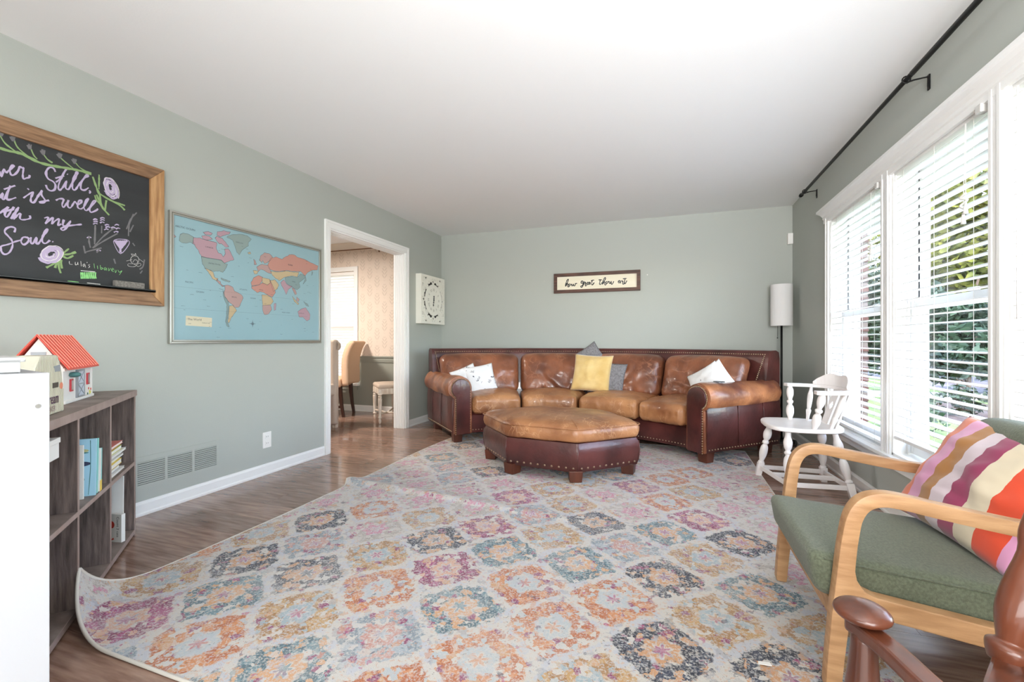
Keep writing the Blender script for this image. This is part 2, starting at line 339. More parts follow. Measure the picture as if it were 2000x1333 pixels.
CHALK=[('p',3.2,[1149,1797,1154,1775,1160,1801,1163,1812,1170,1798,1176,1807,1190,1828,1195,1839,1188,1836,1182,1815,1186,1794,1197,1798,1209,1819,1214,1837,1218,1842,1226,1838,1229,1842,1226,1811,1228,1789,1238,1796,1248,1803,1250,1815]),('p',3.2,[1345,1864,1338,1879,1323,1878,1312,1859,1310,1838,1318,1820,1336,1813,1345,1799,1342,1775,1328,1764,1315,1770,1309,1787]),('p',3.2,[1347,1813,1366,1840,1382,1881,1389,1895,1377,1868,1361,1818,1356,1788,1363,1779,1377,1802]),('p',3.2,[1345,1832,1379,1857]),('p',3.2,[1377,1802,1389,1834,1385,1798,1396,1793,1404,1811,1424,1860,1434,1891,1427,1888,1413,1842,1413,1803,1424,1800,1438,1829,1462,1873,1479,1890,1470,1892,1450,1848,1447,1814,1462,1810,1480,1829]),('p',3.2,[1391,1870,1394,1868]),('p',3.2,[1482,1815,1488,1809,1483,1800]),('p',3.2,[1149,1674,1159,1700,1156,1676,1163,1673,1176,1717,1185,1742,1174,1704,1172,1679,1179,1675,1203,1693]),('p',3.2,[1162,1718,1200,1748]),('p',3.2,[1243,1744,1247,1748]),('p',3.2,[1228,1698,1243,1717,1263,1738,1255,1709,1255,1689,1266,1689,1280,1723,1295,1756,1292,1734,1306,1711,1301,1697,1285,1695,1321,1715]),('p',3.2,[1347,1722,1360,1734,1377,1736,1371,1709,1377,1696,1390,1722,1397,1738,1393,1709,1404,1701,1418,1730,1424,1739,1433,1726,1447,1739,1451,1754,1438,1745,1434,1713,1450,1709,1467,1737,1480,1770,1470,1761,1460,1721,1470,1705,1488,1729,1511,1766,1500,1763,1485,1720,1491,1702,1515,1720,1520,1730]),('p',3.2,[1149,1604,1163,1624,1177,1641,1165,1605,1172,1593,1186,1624,1196,1647]),('p',3.2,[1158,1613,1195,1636]),('p',3.2,[1186,1588,1204,1635,1212,1649,1200,1614,1195,1589,1209,1614,1218,1620,1216,1599,1226,1594,1251,1607,1250,1621]),('p',3.2,[1303,1622,1319,1630,1307,1598,1315,1605,1331,1629,1337,1631,1331,1600,1344,1619,1359,1633,1358,1619,1355,1599,1368,1610]),('p',3.2,[1378,1634,1374,1605,1388,1607,1405,1634,1393,1603,1377,1580,1367,1583,1371,1591,1399,1608,1451,1628]),('p',3.2,[1197,1528,1200,1547,1186,1551,1170,1539,1165,1522,1176,1506,1188,1489,1191,1464,1181,1432,1165,1419,1154,1431,1153,1453,1176,1467,1200,1485,1219,1496]),('p',3.2,[1238,1514,1226,1510,1220,1489,1230,1477,1245,1495,1245,1511,1238,1514,1251,1510]),('p',3.2,[1255,1518,1254,1492,1262,1490,1275,1522,1273,1496,1282,1494,1303,1540,1316,1569,1310,1567,1297,1533,1296,1505,1308,1499,1324,1518]),('p',3.2,[1333,1514,1337,1512]),('p',4.2,[1585,1866,1587,1861,1588,1856,1588,1849,1586,1846,1583,1842,1579,1842,1575,1845,1570,1849,1567,1856,1565,1864,1565,1871,1566,1878,1569,1884,1575,1884,1580,1884,1586,1878,1591,1870,1594,1860,1595,1850,1595,1839,1591,1835,1586,1829,1579,1831,1571,1836,1565,1844,1560,1855,1557,1869,1558,1879,1560,1890,1566,1896,1574,1896,1582,1894,1591,1884,1598,1872,1602,1858,1603,1844,1602,1829,1595,1823,1588,1816,1577,1821,1568,1827,1559,1840,1553,1855,1549,1874,1551,1887,1554,1902,1563,1907,1574,1908,1585,1904,1596,1890,1605,1873,1610,1855,1611,1835,1608,1818,1599,1811,1590,1803,1575,1811,1563,1820,1552,1837]),('w',1.6,[1587,1866,1590,1861,1591,1855,1591,1847,1589,1843,1586,1838,1582,1836,1576,1838,1571,1842,1566,1849,1563,1858,1561,1869,1562,1876,1564,1887,1570,1891,1577,1892,1584,1890,1593,1882,1599,1872,1603,1859,1605,1846,1604,1831,1598,1824,1591,1815,1581,1816,1571,1822,1562,1830,1554,1845,1549,1862,1547,1879,1551,1893,1556,1909,1567,1911,1578,1913,1591,1906,1603,1892,1613,1874,1618,1854,1619,1832,1615,1812]),('p',4.8,[1339,1455,1339,1451,1338,1446,1335,1441,1331,1438,1326,1435,1320,1434,1316,1435,1312,1438,1311,1443,1312,1450,1315,1456,1320,1462,1326,1467,1334,1468,1340,1468,1346,1464,1349,1459,1349,1451,1346,1443,1340,1434,1332,1430,1324,1424,1315,1425,1308,1428,1303,1433,1301,1442,1303,1452,1309,1461,1317,1470,1328,1476,1338,1478,1348,1478,1355,1471,1359,1462,1358,1450,1353,1439,1344,1426,1332,1421,1320,1414,1308,1416,1299,1420,1293,1429,1292,1441,1296,1456,1304,1467,1316,1480,1330,1486,1344,1488,1356,1486,1365,1476,1369,1464,1367,1449,1359,1433,1347,1418,1331,1411,1316,1403,1301,1408,1290,1413,1284,1426]),('w',1.8,[1341,1457,1342,1452,1341,1448,1338,1442,1334,1438,1328,1434,1322,1432,1316,1433,1311,1435,1308,1441,1307,1448,1309,1456,1315,1463,1321,1471,1330,1475,1339,1477,1348,1477,1354,1471,1358,1463,1358,1453,1354,1442,1347,1429,1336,1423,1325,1416,1313,1415,1302,1419,1295,1425,1291,1436,1292,1450,1298,1464,1308,1475,1320,1489,1336,1492,1350,1495,1363,1490,1372,1480,1376,1465,1373,1450,1365,1432,1352,1415]),('g',7,[1149,1903,1181,1902,1218,1906,1252,1897,1287,1888,1328,1890,1371,1896,1421,1903,1456,1906,1492,1906]),('g',3.5,[1149,1962,1167,1931,1200,1909]),('g',3.5,[1195,1962,1209,1929,1243,1903]),('g',3.5,[1255,1941,1265,1915,1277,1902]),('g',3.5,[1301,1933,1315,1915,1334,1905]),('g',3.5,[1366,1941,1388,1925,1416,1907]),('g',3.5,[1426,1939,1444,1921,1479,1907]),('d',3.5,[1155,1960,1149,1970,1145,1976]),('d',3.5,[1155,1960,1152,1973,1151,1983]),('d',3.5,[1155,1960,1157,1974,1159,1983]),('d',3.5,[1155,1960,1155,1970,1155,1974]),('d',3.5,[1193,1953,1186,1964,1182,1970]),('d',3.5,[1193,1953,1190,1967,1189,1978]),('d',3.5,[1193,1953,1195,1968,1197,1977]),('d',3.5,[1193,1953,1193,1964,1193,1968]),('d',3.5,[1251,1939,1245,1949,1241,1955]),('d',3.5,[1251,1939,1249,1953,1247,1963]),('d',3.5,[1251,1939,1254,1954,1256,1963]),('d',3.5,[1251,1939,1251,1949,1251,1953]),('d',3.5,[1300,1931,1293,1942,1289,1948]),('d',3.5,[1300,1931,1297,1946,1296,1957]),('d',3.5,[1300,1931,1303,1947,1305,1956]),('d',3.5,[1300,1931,1300,1942,1300,1946]),('d',3.5,[1363,1939,1356,1950,1351,1956]),('d',3.5,[1363,1939,1360,1954,1359,1965]),('d',3.5,[1363,1939,1366,1954,1368,1964]),('d',3.5,[1363,1939,1363,1950,1363,1954]),('d',3.5,[1421,1933,1414,1944,1409,1951]),('d',3.5,[1421,1933,1418,1948,1417,1959]),('d',3.5,[1421,1933,1425,1949,1427,1959]),('d',3.5,[1421,1933,1421,1944,1421,1948]),('g',5,[1528,1807,1515,1840,1498,1893]),('g',5,[1525,1836,1526,1881,1526,1914]),('g',5,[1529,1815,1537,1750,1572,1708]),('g',5,[1534,1757,1515,1773,1507,1797]),('g',5,[1553,1724,1556,1763,1559,1786]),('g',5,[1531,1811,1578,1792,1647,1782]),('g',5,[1578,1792,1624,1775,1646,1756]),('g',5,[1537,1750,1525,1776,1515,1803]),('g',5,[1371,1458,1385,1475,1398,1491]),('g',5,[1371,1455,1399,1463,1427,1479]),('g',5,[1374,1448,1393,1441,1416,1459]),('g',5,[1360,1428,1334,1400,1310,1380]),('g',5,[1360,1428,1358,1393,1366,1361]),('g',5,[1366,1429,1368,1402,1371,1385]),('g',5,[1358,1424,1347,1398,1344,1384]),('d',3,[1506,1535,1508,1594,1509,1639]),('d',3,[1537,1601,1538,1642]),('d',3,[1503,1519,1540,1579,1591,1640]),('d',3,[1497,1514,1553,1567,1611,1617]),('d',3,[1488,1513,1482,1544,1482,1574]),('d',3,[1462,1482,1479,1493,1537,1522]),('d',3,[1459,1518,1463,1493,1466,1479]),('d',3,[1515,1492,1528,1513]),('d',3,[1664,1614,1668,1678,1689,1746]),('d',3,[1654,1651,1675,1711,1706,1759]),('d',3,[1671,1639,1689,1683]),('d',3,[1720,1434,1738,1453,1746,1495]),('d',3,[1724,1411,1735,1429]),('d',3,[1594,1473,1601,1447]),('d',3,[1685,1579,1696,1564]),('p',2.6,[1500,1663,1509,1671,1519,1669]),('p',2.6,[1501,1653,1511,1660,1520,1658]),('p',2.6,[1500,1641,1509,1649,1519,1647]),('p',2.6,[1531,1679,1541,1687,1551,1685]),('p',2.6,[1531,1668,1541,1676,1551,1674]),('p',2.6,[1530,1655,1540,1663,1550,1661]),('p',2.6,[1552,1647,1562,1655,1572,1653]),('p',2.6,[1555,1636,1565,1644,1576,1642]),('p',2.6,[1549,1622,1559,1630,1569,1628]),('p',2.6,[1597,1658,1607,1666,1618,1664]),('p',2.6,[1603,1640,1614,1648,1624,1646]),('p',2.6,[1594,1619,1604,1627,1615,1625]),('p',2.6,[1581,1639,1591,1647,1601,1644]),('p',2.6,[1473,1562,1482,1569,1492,1567]),('p',2.6,[1515,1501,1525,1508,1534,1505]),('p',4.5,[1601,1575,1619,1542,1625,1534]),('p',4.5,[1610,1577,1621,1543,1625,1527]),('p',4.5,[1619,1579,1623,1543,1625,1520]),('p',4.5,[1628,1581,1625,1544,1625,1513]),('p',4.5,[1638,1583,1628,1544,1625,1520]),('p',4.5,[1647,1585,1630,1545,1625,1527]),('p',4.5,[1657,1587,1633,1545,1625,1534]),('p',1.5,[1596,1576,1617,1587,1661,1590,1666,1567,1625,1507,1594,1559,1596,1576]),('w',1,[1717,1488,1715,1478,1710,1469,1702,1463,1693,1461,1685,1462,1679,1468,1675,1476,1675,1486,1679,1496,1685,1504,1694,1508,1702,1508,1710,1505,1715,1497,1717,1488]),('w',0.9,[1686,1504,1678,1516,1696,1514,1699,1523,1703,1511]),('w',0.9,[1682,1484,1654,1471]),('w',0.9,[1717,1494,1742,1478]),('w',0.9,[1686,1469,1696,1486,1710,1481,1708,1471]),('w',0.9,[1689,1461,1664,1457,1663,1445,1685,1443,1703,1452,1689,1461]),('w',0.9,[1703,1456,1720,1470,1728,1460,1713,1449,1703,1456]),('w',1.1,[1400,1427,1401,1413,1413,1412]),('w',1.1,[1424,1427,1425,1412,1433,1418,1434,1428,1436,1414]),('w',1.1,[1447,1435,1449,1409]),('w',1.1,[1463,1424,1456,1417,1459,1408,1464,1420,1467,1405]),('w',1.1,[1474,1435,1473,1430]),('w',1.1,[1486,1424,1479,1420,1485,1413,1479,1405]),('l',1.1,[1503,1432,1506,1407]),('l',1.1,[1518,1423,1520,1406]),('l',1.1,[1531,1428,1534,1405,1542,1413,1534,1416]),('l',1.1,[1555,1420,1548,1412,1553,1404,1558,1417,1560,1403]),('l',1.1,[1568,1419,1570,1403,1578,1419]),('l',1.1,[1583,1409,1593,1415,1586,1420,1583,1406,1593,1402]),('l',1.1,[1599,1413,1601,1397,1608,1414]),('l',1.1,[1614,1414,1619,1402,1632,1413,1619,1387]),('l',3.5,[1449,1377,1447,1361,1450,1344]),('l',3.5,[1456,1378,1454,1362,1457,1345]),('l',3.5,[1464,1380,1462,1363,1465,1346]),('l',3.5,[1472,1381,1470,1364,1473,1347]),('l',3.5,[1479,1382,1477,1365,1480,1348]),('l',3.5,[1487,1383,1485,1366,1488,1349]),('l',3.5,[1495,1384,1493,1367,1496,1350]),('l',3.5,[1503,1385,1501,1368,1504,1351]),('l',3.5,[1511,1386,1509,1369,1512,1353]),('w',2,[1447,1386,1479,1387,1509,1388])]
SIGN=[[-1192,1687,-1188,1718,-1173,1761,-1160,1773,-1157,1760,-1173,1724,-1188,1693,-1167,1717,-1157,1714,-1163,1692,-1157,1680,-1141,1691],[-1132,1716,-1148,1713,-1149,1701,-1138,1696,-1125,1709,-1116,1714],[-1113,1715,-1114,1696,-1103,1693,-1091,1714,-1092,1694,-1080,1691,-1069,1710,-1072,1716,-1049,1718],[-975,1740,-990,1744,-1000,1732,-997,1719,-981,1722,-974,1739,-975,1709,-984,1675,-1000,1670,-1003,1682,-981,1694,-961,1708],[-961,1742,-964,1708,-959,1721,-947,1729,-945,1708,-950,1689,-941,1683,-929,1698],[-929,1710,-916,1722,-920,1730,-929,1719,-927,1701,-910,1703],[-895,1727,-907,1723,-908,1706,-898,1704,-890,1727,-891,1707,-882,1704],[-863,1755,-873,1705,-861,1695,-841,1722],[-881,1742,-844,1751],[-767,1755,-779,1704,-768,1694,-748,1718],[-790,1750,-751,1749],[-748,1693,-736,1735,-721,1768,-709,1774,-709,1759,-727,1723,-739,1699,-724,1720,-713,1717,-718,1695,-709,1684,-697,1700],[-688,1727,-700,1723,-700,1706,-688,1703,-679,1721,-670,1725],[-664,1729,-664,1705,-652,1704,-642,1728,-643,1701,-631,1691,-612,1724],[-540,1730,-554,1727,-559,1709,-549,1702,-535,1728,-536,1705,-528,1701],[-519,1732,-521,1720,-510,1722,-510,1695,-502,1686,-492,1697],[-478,1757,-492,1706,-482,1691,-461,1726],[-507,1749,-464,1752]]
MAP=[('s',[1951,1690,1968,1701,1996,1702,2034,1691,2029,1661,2045,1639,2013,1654,1985,1638,1958,1639,1944,1650,1947,1675]),('r',[1901,1682,1914,1678,1927,1667,1914,1661,1901,1672]),('p',[2034,1687,2078,1693,2115,1687,2161,1689,2192,1684,2185,1649,2200,1621,2224,1615,2237,1598,2253,1624,2245,1653,2274,1662,2294,1639,2316,1592,2274,1573,2245,1557,2224,1573,2085,1574,2063,1610,2029,1650]),('p',[2085,1709,2115,1720,2146,1715,2161,1704,2130,1690,2093,1693]),('p',[2177,1715,2192,1730,2224,1725,2257,1701,2278,1675,2257,1667,2224,1687,2208,1684,2192,1696]),('p',[2192,1760,2241,1779,2290,1782,2282,1765,2245,1749,2216,1731,2192,1737]),('p',[2093,1735,2130,1749,2161,1743,2146,1727,2108,1723]),('s',[2085,1572,2224,1571,2247,1555,2269,1553,2257,1524,2232,1490,2208,1498,2169,1488,2130,1497,2108,1501,2089,1535]),('y',[2109,1500,2138,1495,2165,1484,2173,1451,2200,1443,2192,1427,2161,1438,2149,1455,2130,1479]),('r',[2188,1438,2216,1426,2220,1408,2245,1399,2232,1392,2212,1407,2192,1423]),('s',[2261,1741,2299,1765,2359,1782,2421,1784,2458,1768,2430,1738,2430,1713,2377,1670,2359,1634,2337,1655,2324,1692,2307,1728]),('y',[2426,1664,2449,1672,2453,1661,2435,1651]),('s',[2220,1450,2257,1443,2290,1436,2282,1429,2249,1434,2224,1441]),('r',[2245,1401,2274,1409,2307,1399,2320,1373,2377,1351,2388,1328,2368,1286,2359,1262,2324,1255,2307,1274,2282,1287,2269,1302,2249,1323,2241,1353,2249,1377]),('g',[2232,1375,2247,1330,2274,1294,2278,1248,2269,1193,2265,1147,2282,1118,2265,1120,2253,1154,2261,1208,2264,1270,2241,1314]),('y',[2282,1264,2307,1270,2324,1253,2337,1236,2316,1207,2294,1179,2282,1147,2269,1147,2275,1194]),('r',[2524,1624,2534,1659,2568,1689,2613,1690,2644,1670,2623,1641,2593,1619,2568,1606,2553,1629,2544,1610]),('o',[2598,1602,2623,1658,2675,1676,2728,1667,2761,1691,2805,1717,2851,1727,2885,1713,2957,1707,3031,1691,3115,1676,3108,1641,3044,1626,2994,1600,2969,1568,2921,1599,2839,1587,2772,1586,2707,1567,2654,1564,2613,1571]),('r',[2500,1570,2544,1598,2598,1598,2623,1564,2634,1539,2593,1542,2563,1555,2534,1559,2515,1539]),('r',[2475,1624,2491,1614,2500,1587,2481,1583,2479,1604]),('y',[2472,1541,2515,1543,2505,1521,2481,1513]),('y',[2623,1555,2707,1563,2772,1581,2839,1582,2903,1587,2885,1548,2828,1549,2761,1531,2707,1497,2665,1509,2639,1531]),('g',[2761,1526,2828,1544,2885,1543,2921,1580,2975,1569,2969,1550,2903,1504,2915,1468,2885,1442,2839,1455,2794,1468,2766,1496]),('p',[2717,1481,2750,1507,2783,1471,2839,1464,2794,1436,2772,1391,2755,1423,2728,1456]),('y',[2623,1486,2665,1496,2701,1461,2686,1429,2649,1403,2634,1436]),('r',[2839,1455,2862,1444,2880,1409,2862,1398,2845,1424,2828,1449]),('o',[2477,1488,2515,1510,2553,1503,2544,1468,2524,1440,2458,1424,2453,1448]),('y',[2549,1498,2613,1494,2623,1469,2593,1448,2549,1460]),('o',[2613,1494,2649,1438,2670,1397,2639,1359,2593,1372,2563,1386,2534,1391,2505,1380,2458,1408,2458,1420,2524,1439,2549,1458,2593,1447,2621,1467]),('y',[2544,1367,2593,1370,2634,1354,2649,1326,2623,1298,2553,1288,2549,1326]),('r',[2549,1288,2625,1296,2634,1264,2603,1224,2568,1218,2553,1250]),('p',[2654,1309,2675,1315,2670,1262,2656,1257]),('p',[2891,1263,2933,1289,2975,1301,2994,1279,3025,1248,3019,1204,2988,1189,2945,1220,2903,1218]),('y',[2833,1386,2868,1353,2903,1328,2891,1318,2851,1347]),('r',[2880,1382,2909,1366,2897,1342,2874,1354]),('g',[2951,1351,2994,1336,3012,1313,2981,1320]),('g',[2975,1560,2984,1533,2945,1495,2959,1520]),('g',[3044,1617,3059,1614,3041,1578]),('w',[1985,1180,2157,1174,2155,1112,1983,1118])]

# ------------------------------------------------------------------ room shell
XL, XR, YB, YR, H = -2.905, 1.224, 5.382, -2.45, 2.44
WT = .165
# floor: sub-floor slab + laminate planks
sub = MB().box(-6.2, YR, -.12, XR + .2, YB + .2, -.018)
floor = struct('floor', sub, M('subfloor', (60, 40, 30), .9))
plank_mat = M('walnut_laminate', (116, 86, 72), .22, col2=(164, 134, 118), scale=5.0, stretch=(1.0, 9, 1), detail=7, lo=.3, hi=.72, rnd=.16, coat=.3)
pw, pl = .192, 1.38
pm = MB().box(-pl / 2 + .0006, -pw / 2 + .0006, -.018, pl / 2 - .0006, pw / 2 - .0006, 0)
proto = None; row = 0; y = YB - pw / 2; npl = 0
while y > -.55:
    off = [0, .55, 1.0, .3, .8][row % 5]
    x = XR - .02 + off
    while x > -5.6:
        cx = x - pl / 2
        x0, x1 = cx - pl / 2, min(cx + pl / 2, XR - .003)
        if x1 > x0 + .02 and not (x1 < XL - .2 and y < 2.6):
            if x1 - x0 > pl - .01:
                if proto is None:
                    proto = finish('plank', pm, plank_mat); o = proto
                else:
                    o = proto.copy(); COL.objects.link(o)
                o.location = (cx, y, 0)
            else:
                o = finish('plank', MB().box(x0 - cx + .0006, -pw / 2 + .0006, -.018, x1 - cx - .0006, pw / 2 - .0006, 0), plank_mat); o.location = (cx, y, 0)
            o.parent = floor; npl += 1
        x -= pl
    y -= pw; row += 1
box('plank_area', (-6.2, YR, -.018, XR, y + pw / 2, 0), plank_mat, floor)['kind'] = 'stuff'

struct('ceiling', MB().box(-6.2, YR - .1, H, XR + WT, YB + WT, H + .15), ceilpaint)
# left wall with cased opening  (opening y 3.27..4.49, top 2.04)
D0, D1, DT, LW = 3.27, 4.49, 2.045, .135
struct('wall_left', MB().box(XL - LW, YR, 0, XL, D0, H).box(XL - LW, D1, 0, XL, YB, H).box(XL - LW, D0, DT, XL, D1, H), wallpaint)
# back wall: living part sage
struct('wall_back', MB().box(XL - LW, YB, 0, XR + WT, YB + WT, H), wallpaint)
struct('wall_rear', MB().box(-6.2, YR - .1, 0, XR + WT, YR, H), wallpaint)
# right wall with triple window opening
W0, W1, WB, WTP = 1.36, 4.235, .36, 2.02
struct('wall_right', MB().box(XR, YR, 0, XR + WT, W0, H).box(XR, W1, 0, XR + WT, YB, H).box(XR, W0, 0, XR + WT, W1, WB).box(XR, W0, WTP, XR + WT, W1, H), wallpaint)

# baseboards
def skirt(name, pts, nrm, mat=white, hgt=.078):
    (x0, y0), (x1, y1) = pts; nx, ny = nrm; mb = MB()
    prof = [(0, 0), (.016, 0), (.016, .012), (.011, .02), (.011, hgt - .016), (.006, hgt - .006), (.005, hgt), (0, hgt)]
    d = 0
    def fn(u, v, t): return (x0 + (x1 - x0) * t + nx * u, y0 + (y1 - y0) * t + ny * u, v)
    mb.prism(prof, fn, 0, 1); return struct(name, mb, mat)
skirt('baseboard_left', ((XL, YR), (XL, 3.2)), (1, 0), hgt=.082)
skirt('baseboard_left_far', ((XL, 4.56), (XL, YB)), (1, 0), hgt=.082)
skirt('baseboard_back', ((XL, YB), (XR, YB)), (0, -1))
skirt('baseboard_right', ((XR, YR), (XR, YB)), (-1, 0), hgt=.095)
skirt('baseboard_dining', ((-6.2, YB), (XL - LW, YB)), (0, -1), hgt=.09)

# doorway casing: jambs + head + stepped casings
mb = MB()
def casing_y(mb, x, y0, y1, z0, z1, s=1):
    mb.box(x, y0, z0, x + .012 * s, y1, z1)
ct = .066
for s, x in ((1, XL), (-1, XL - LW)):
    for (a, b) in ((D0 - ct, D0), (D1, D1 + ct)):
        mb.box(x, a, 0, x + .014 * s, b, DT - .0006)
        lo, hi = (a - .0008, a + .02) if a < D0 else (b - .02, b + .0008)
        mb.box(x + .001 * s, lo, 0, x + .021 * s, hi, DT + ct - .0012)
        mb.box(x, a + .03 if a < D0 else a + .012, 0, x + .018 * s, a + .05 if a < D0 else a + .03, DT - .001)
    mb.box(x, D0 - ct, DT, x + .014 * s, D1 + ct, DT + ct); mb.box(x + .001 * s, D0 - ct - .001, DT + ct - .02, x + .0215 * s, D1 + ct + .001, DT + ct + .001)
mb.box(XL - LW - .001, D0 - .001, 0, XL + .001, D0 + .014, DT); mb.box(XL - LW - .001, D1 - .014, 0, XL + .001, D1 + .001, DT)
mb.box(XL - LW - .0015, D0 + .013, DT - .0145, XL + .0015, D1 - .013, DT + .0005)
for k in range(4):   # fluted stop on the far jamb
    mb.box(XL - .03 - k * .026, D1 - .021, 0, XL - .042 - k * .026, D1 - .013, DT - .014)
    mb.box(XL - .03 - k * .026, D0, DT - .021, XL - .042 - k * .026, D1 - .014, DT - .013)
struct('door_1', mb, white, bevel=0)

# ---------------- dining room beyond the opening
DY = YB; DX0 = -6.1
wp = bpy.data.materials.new('leaf_wallpaper'); wp.use_nodes = True; MATS['wp'] = wp
nt = wp.node_tree; N = nt.nodes; L = nt.links; p = N['Principled BSDF']; p.inputs['Roughness'].default_value = .85
def mth(op, a, b=None, c=None):
    m = N.new('ShaderNodeMath'); m.operation = op
    for i, q in enumerate((a, b, c)):
        if q is None: continue
        if isinstance(q, (int, float)): m.inputs[i].default_value = q
        else: L.new(q, m.inputs[i])
    return m.outputs[0]
tc = N.new('ShaderNodeTexCoord'); sx = N.new('ShaderNodeSeparateXYZ'); L.new(tc.outputs['Object'], sx.inputs[0])
uu = mth('DIVIDE', sx.outputs[0], .125); fu = mth('SUBTRACT', mth('FRACT', uu), .5); au = mth('ABSOLUTE', fu)
par = mth('MULTIPLY', mth('MODULO', mth('FLOOR', mth('ADD', uu, 100)), 2), .5)
vv = mth('ADD', mth('DIVIDE', sx.outputs[2], .25), par); fv = mth('FRACT', vv)
chev = mth('FRACT', mth('SUBTRACT', mth('MULTIPLY', fv, 5), mth('MULTIPLY', au, 3.2)))
leafw = mth('LESS_THAN', au, mth('ADD', .06, mth('MULTIPLY', mth('SINE', mth('MULTIPLY', fv, PI)), .3)))
msk = mth('MULTIPLY', mth('MULTIPLY', mth('GREATER_THAN', chev, .5), leafw), mth('MULTIPLY', mth('LESS_THAN', fv, .82), mth('GREATER_THAN', au, .03)))
mx = N.new('ShaderNodeMix'); mx.data_type = 'RGBA'; mx.inputs[6].default_value = lin((222, 206, 192)); mx.inputs[7].default_value = lin((206, 190, 176))
L.new(msk, mx.inputs[0]); L.new(mx.outputs[2], p.inputs['Base Color'])
WX0, WX1, WZ0, WZ1 = -5.3, -4.33, .40, 2.04
mb = MB().box(DX0, DY, .80, WX0, DY + .2, H).box(WX1, DY, .80, XL - LW - .001, DY + .2, H).box(WX0, DY, WZ1, WX1, DY + .2, H)
struct('wall_dining', mb, wp)
mb = MB().box(DX0, DY, 0, WX0, DY + .2, .80).box(WX1, DY, 0, XL - LW - .001, DY + .2, .80).box(WX0, DY, 0, WX1, DY + .2, WZ0)
struct('wall_dining_lower', mb, wainscot)
struct('wall_dining_side', MB().box(-6.2, 2.0, 0, -6.1, DY, H).box(-6.2, 1.9, 0, XL - LW, 2.0, H), wainscot)
for (a, b, n) in ((DX0, WX0 - .066, 'chair_rail'), (WX1 + .066, XL - LW, 'chair_rail')):
    struct('trim_1' if a < -5.5 else 'trim_2', MB().box(a, DY - .014, .715, b, DY, .80).box(a, DY - .03, .782, b, DY, .802).box(a, DY - .02, .735, b, DY, .748), wainscot, bevel=.003)
cr = [(0, 0), (.10, 0), (.10, -.012), (.075, -.03), (.045, -.055), (.02, -.085), (.012, -.10), (0, -.10)]
struct('trim_3', MB().prism(cr, lambda u, v, t: (DX0 + (XL - LW - DX0) * t, DY - u, H + v), 0, 1), M('warm_white', (236, 228, 218), .5))
# dining window
wd = struct('window_4', MB().box(WX0 - .066, DY - .018, WZ0, WX0, DY, WZ1 + .066).box(WX1, DY - .018, WZ0, WX1 + .066, DY, WZ1 + .066).box(WX0, DY - .018, WZ1, WX1, DY, WZ1 + .066)
       .box(WX0 - .09, DY - .045, WZ0 - .03, WX1 + .09, DY + .02, WZ0).box(WX0, DY + .09, WZ0, WX0 + .04, DY + .13, WZ1).box(WX1 - .04, DY + .09, WZ0, WX1, DY + .13, WZ1)
       .box(WX0, DY + .09, WZ1 - .04, WX1, DY + .13, WZ1).box(WX0, DY + .09, WZ0, WX1, DY + .13, WZ0 + .05).box(WX0, DY + .09, 1.2, WX1, DY + .13, 1.25), white, bevel=.002)
finish('apron', MB().box(WX0 - .06, DY - .016, WZ0 - .09, WX1 + .06, DY, WZ0 - .03), wainscot, wd)
glass = bpy.data.materials.new('window_glass'); glass.use_nodes = True; nt = glass.node_tree; nt.nodes.clear()
o_ = nt.nodes.new('ShaderNodeOutputMaterial'); mix = nt.nodes.new('ShaderNodeMixShader'); tr = nt.nodes.new('ShaderNodeBsdfTransparent'); gl = nt.nodes.new('ShaderNodeBsdfGlossy')
lw = nt.nodes.new('ShaderNodeLayerWeight'); fr = nt.nodes.new('ShaderNodeMath'); fr.operation = 'POWER'; fr.inputs[1].default_value = 4.0; nt.links.new(lw.outputs['Facing'], fr.inputs[0]); gl.inputs['Roughness'].default_value = .02
fm = nt.nodes.new('ShaderNodeMath'); fm.operation = 'MULTIPLY'; fm.inputs[1].default_value = .35; nt.links.new(fr.outputs[0], fm.inputs[0]); nt.links.new(fm.outputs[0], mix.inputs[0]); nt.links.new(tr.outputs[0], mix.inputs[1]); nt.links.new(gl.outputs[0], mix.inputs[2]); nt.links.new(mix.outputs[0], o_.inputs[0])
finish('pane', MB().box(WX0 + .03, DY + .108, WZ0 + .04, WX1 - .03, DY + .112, WZ1 - .03), glass, wd)
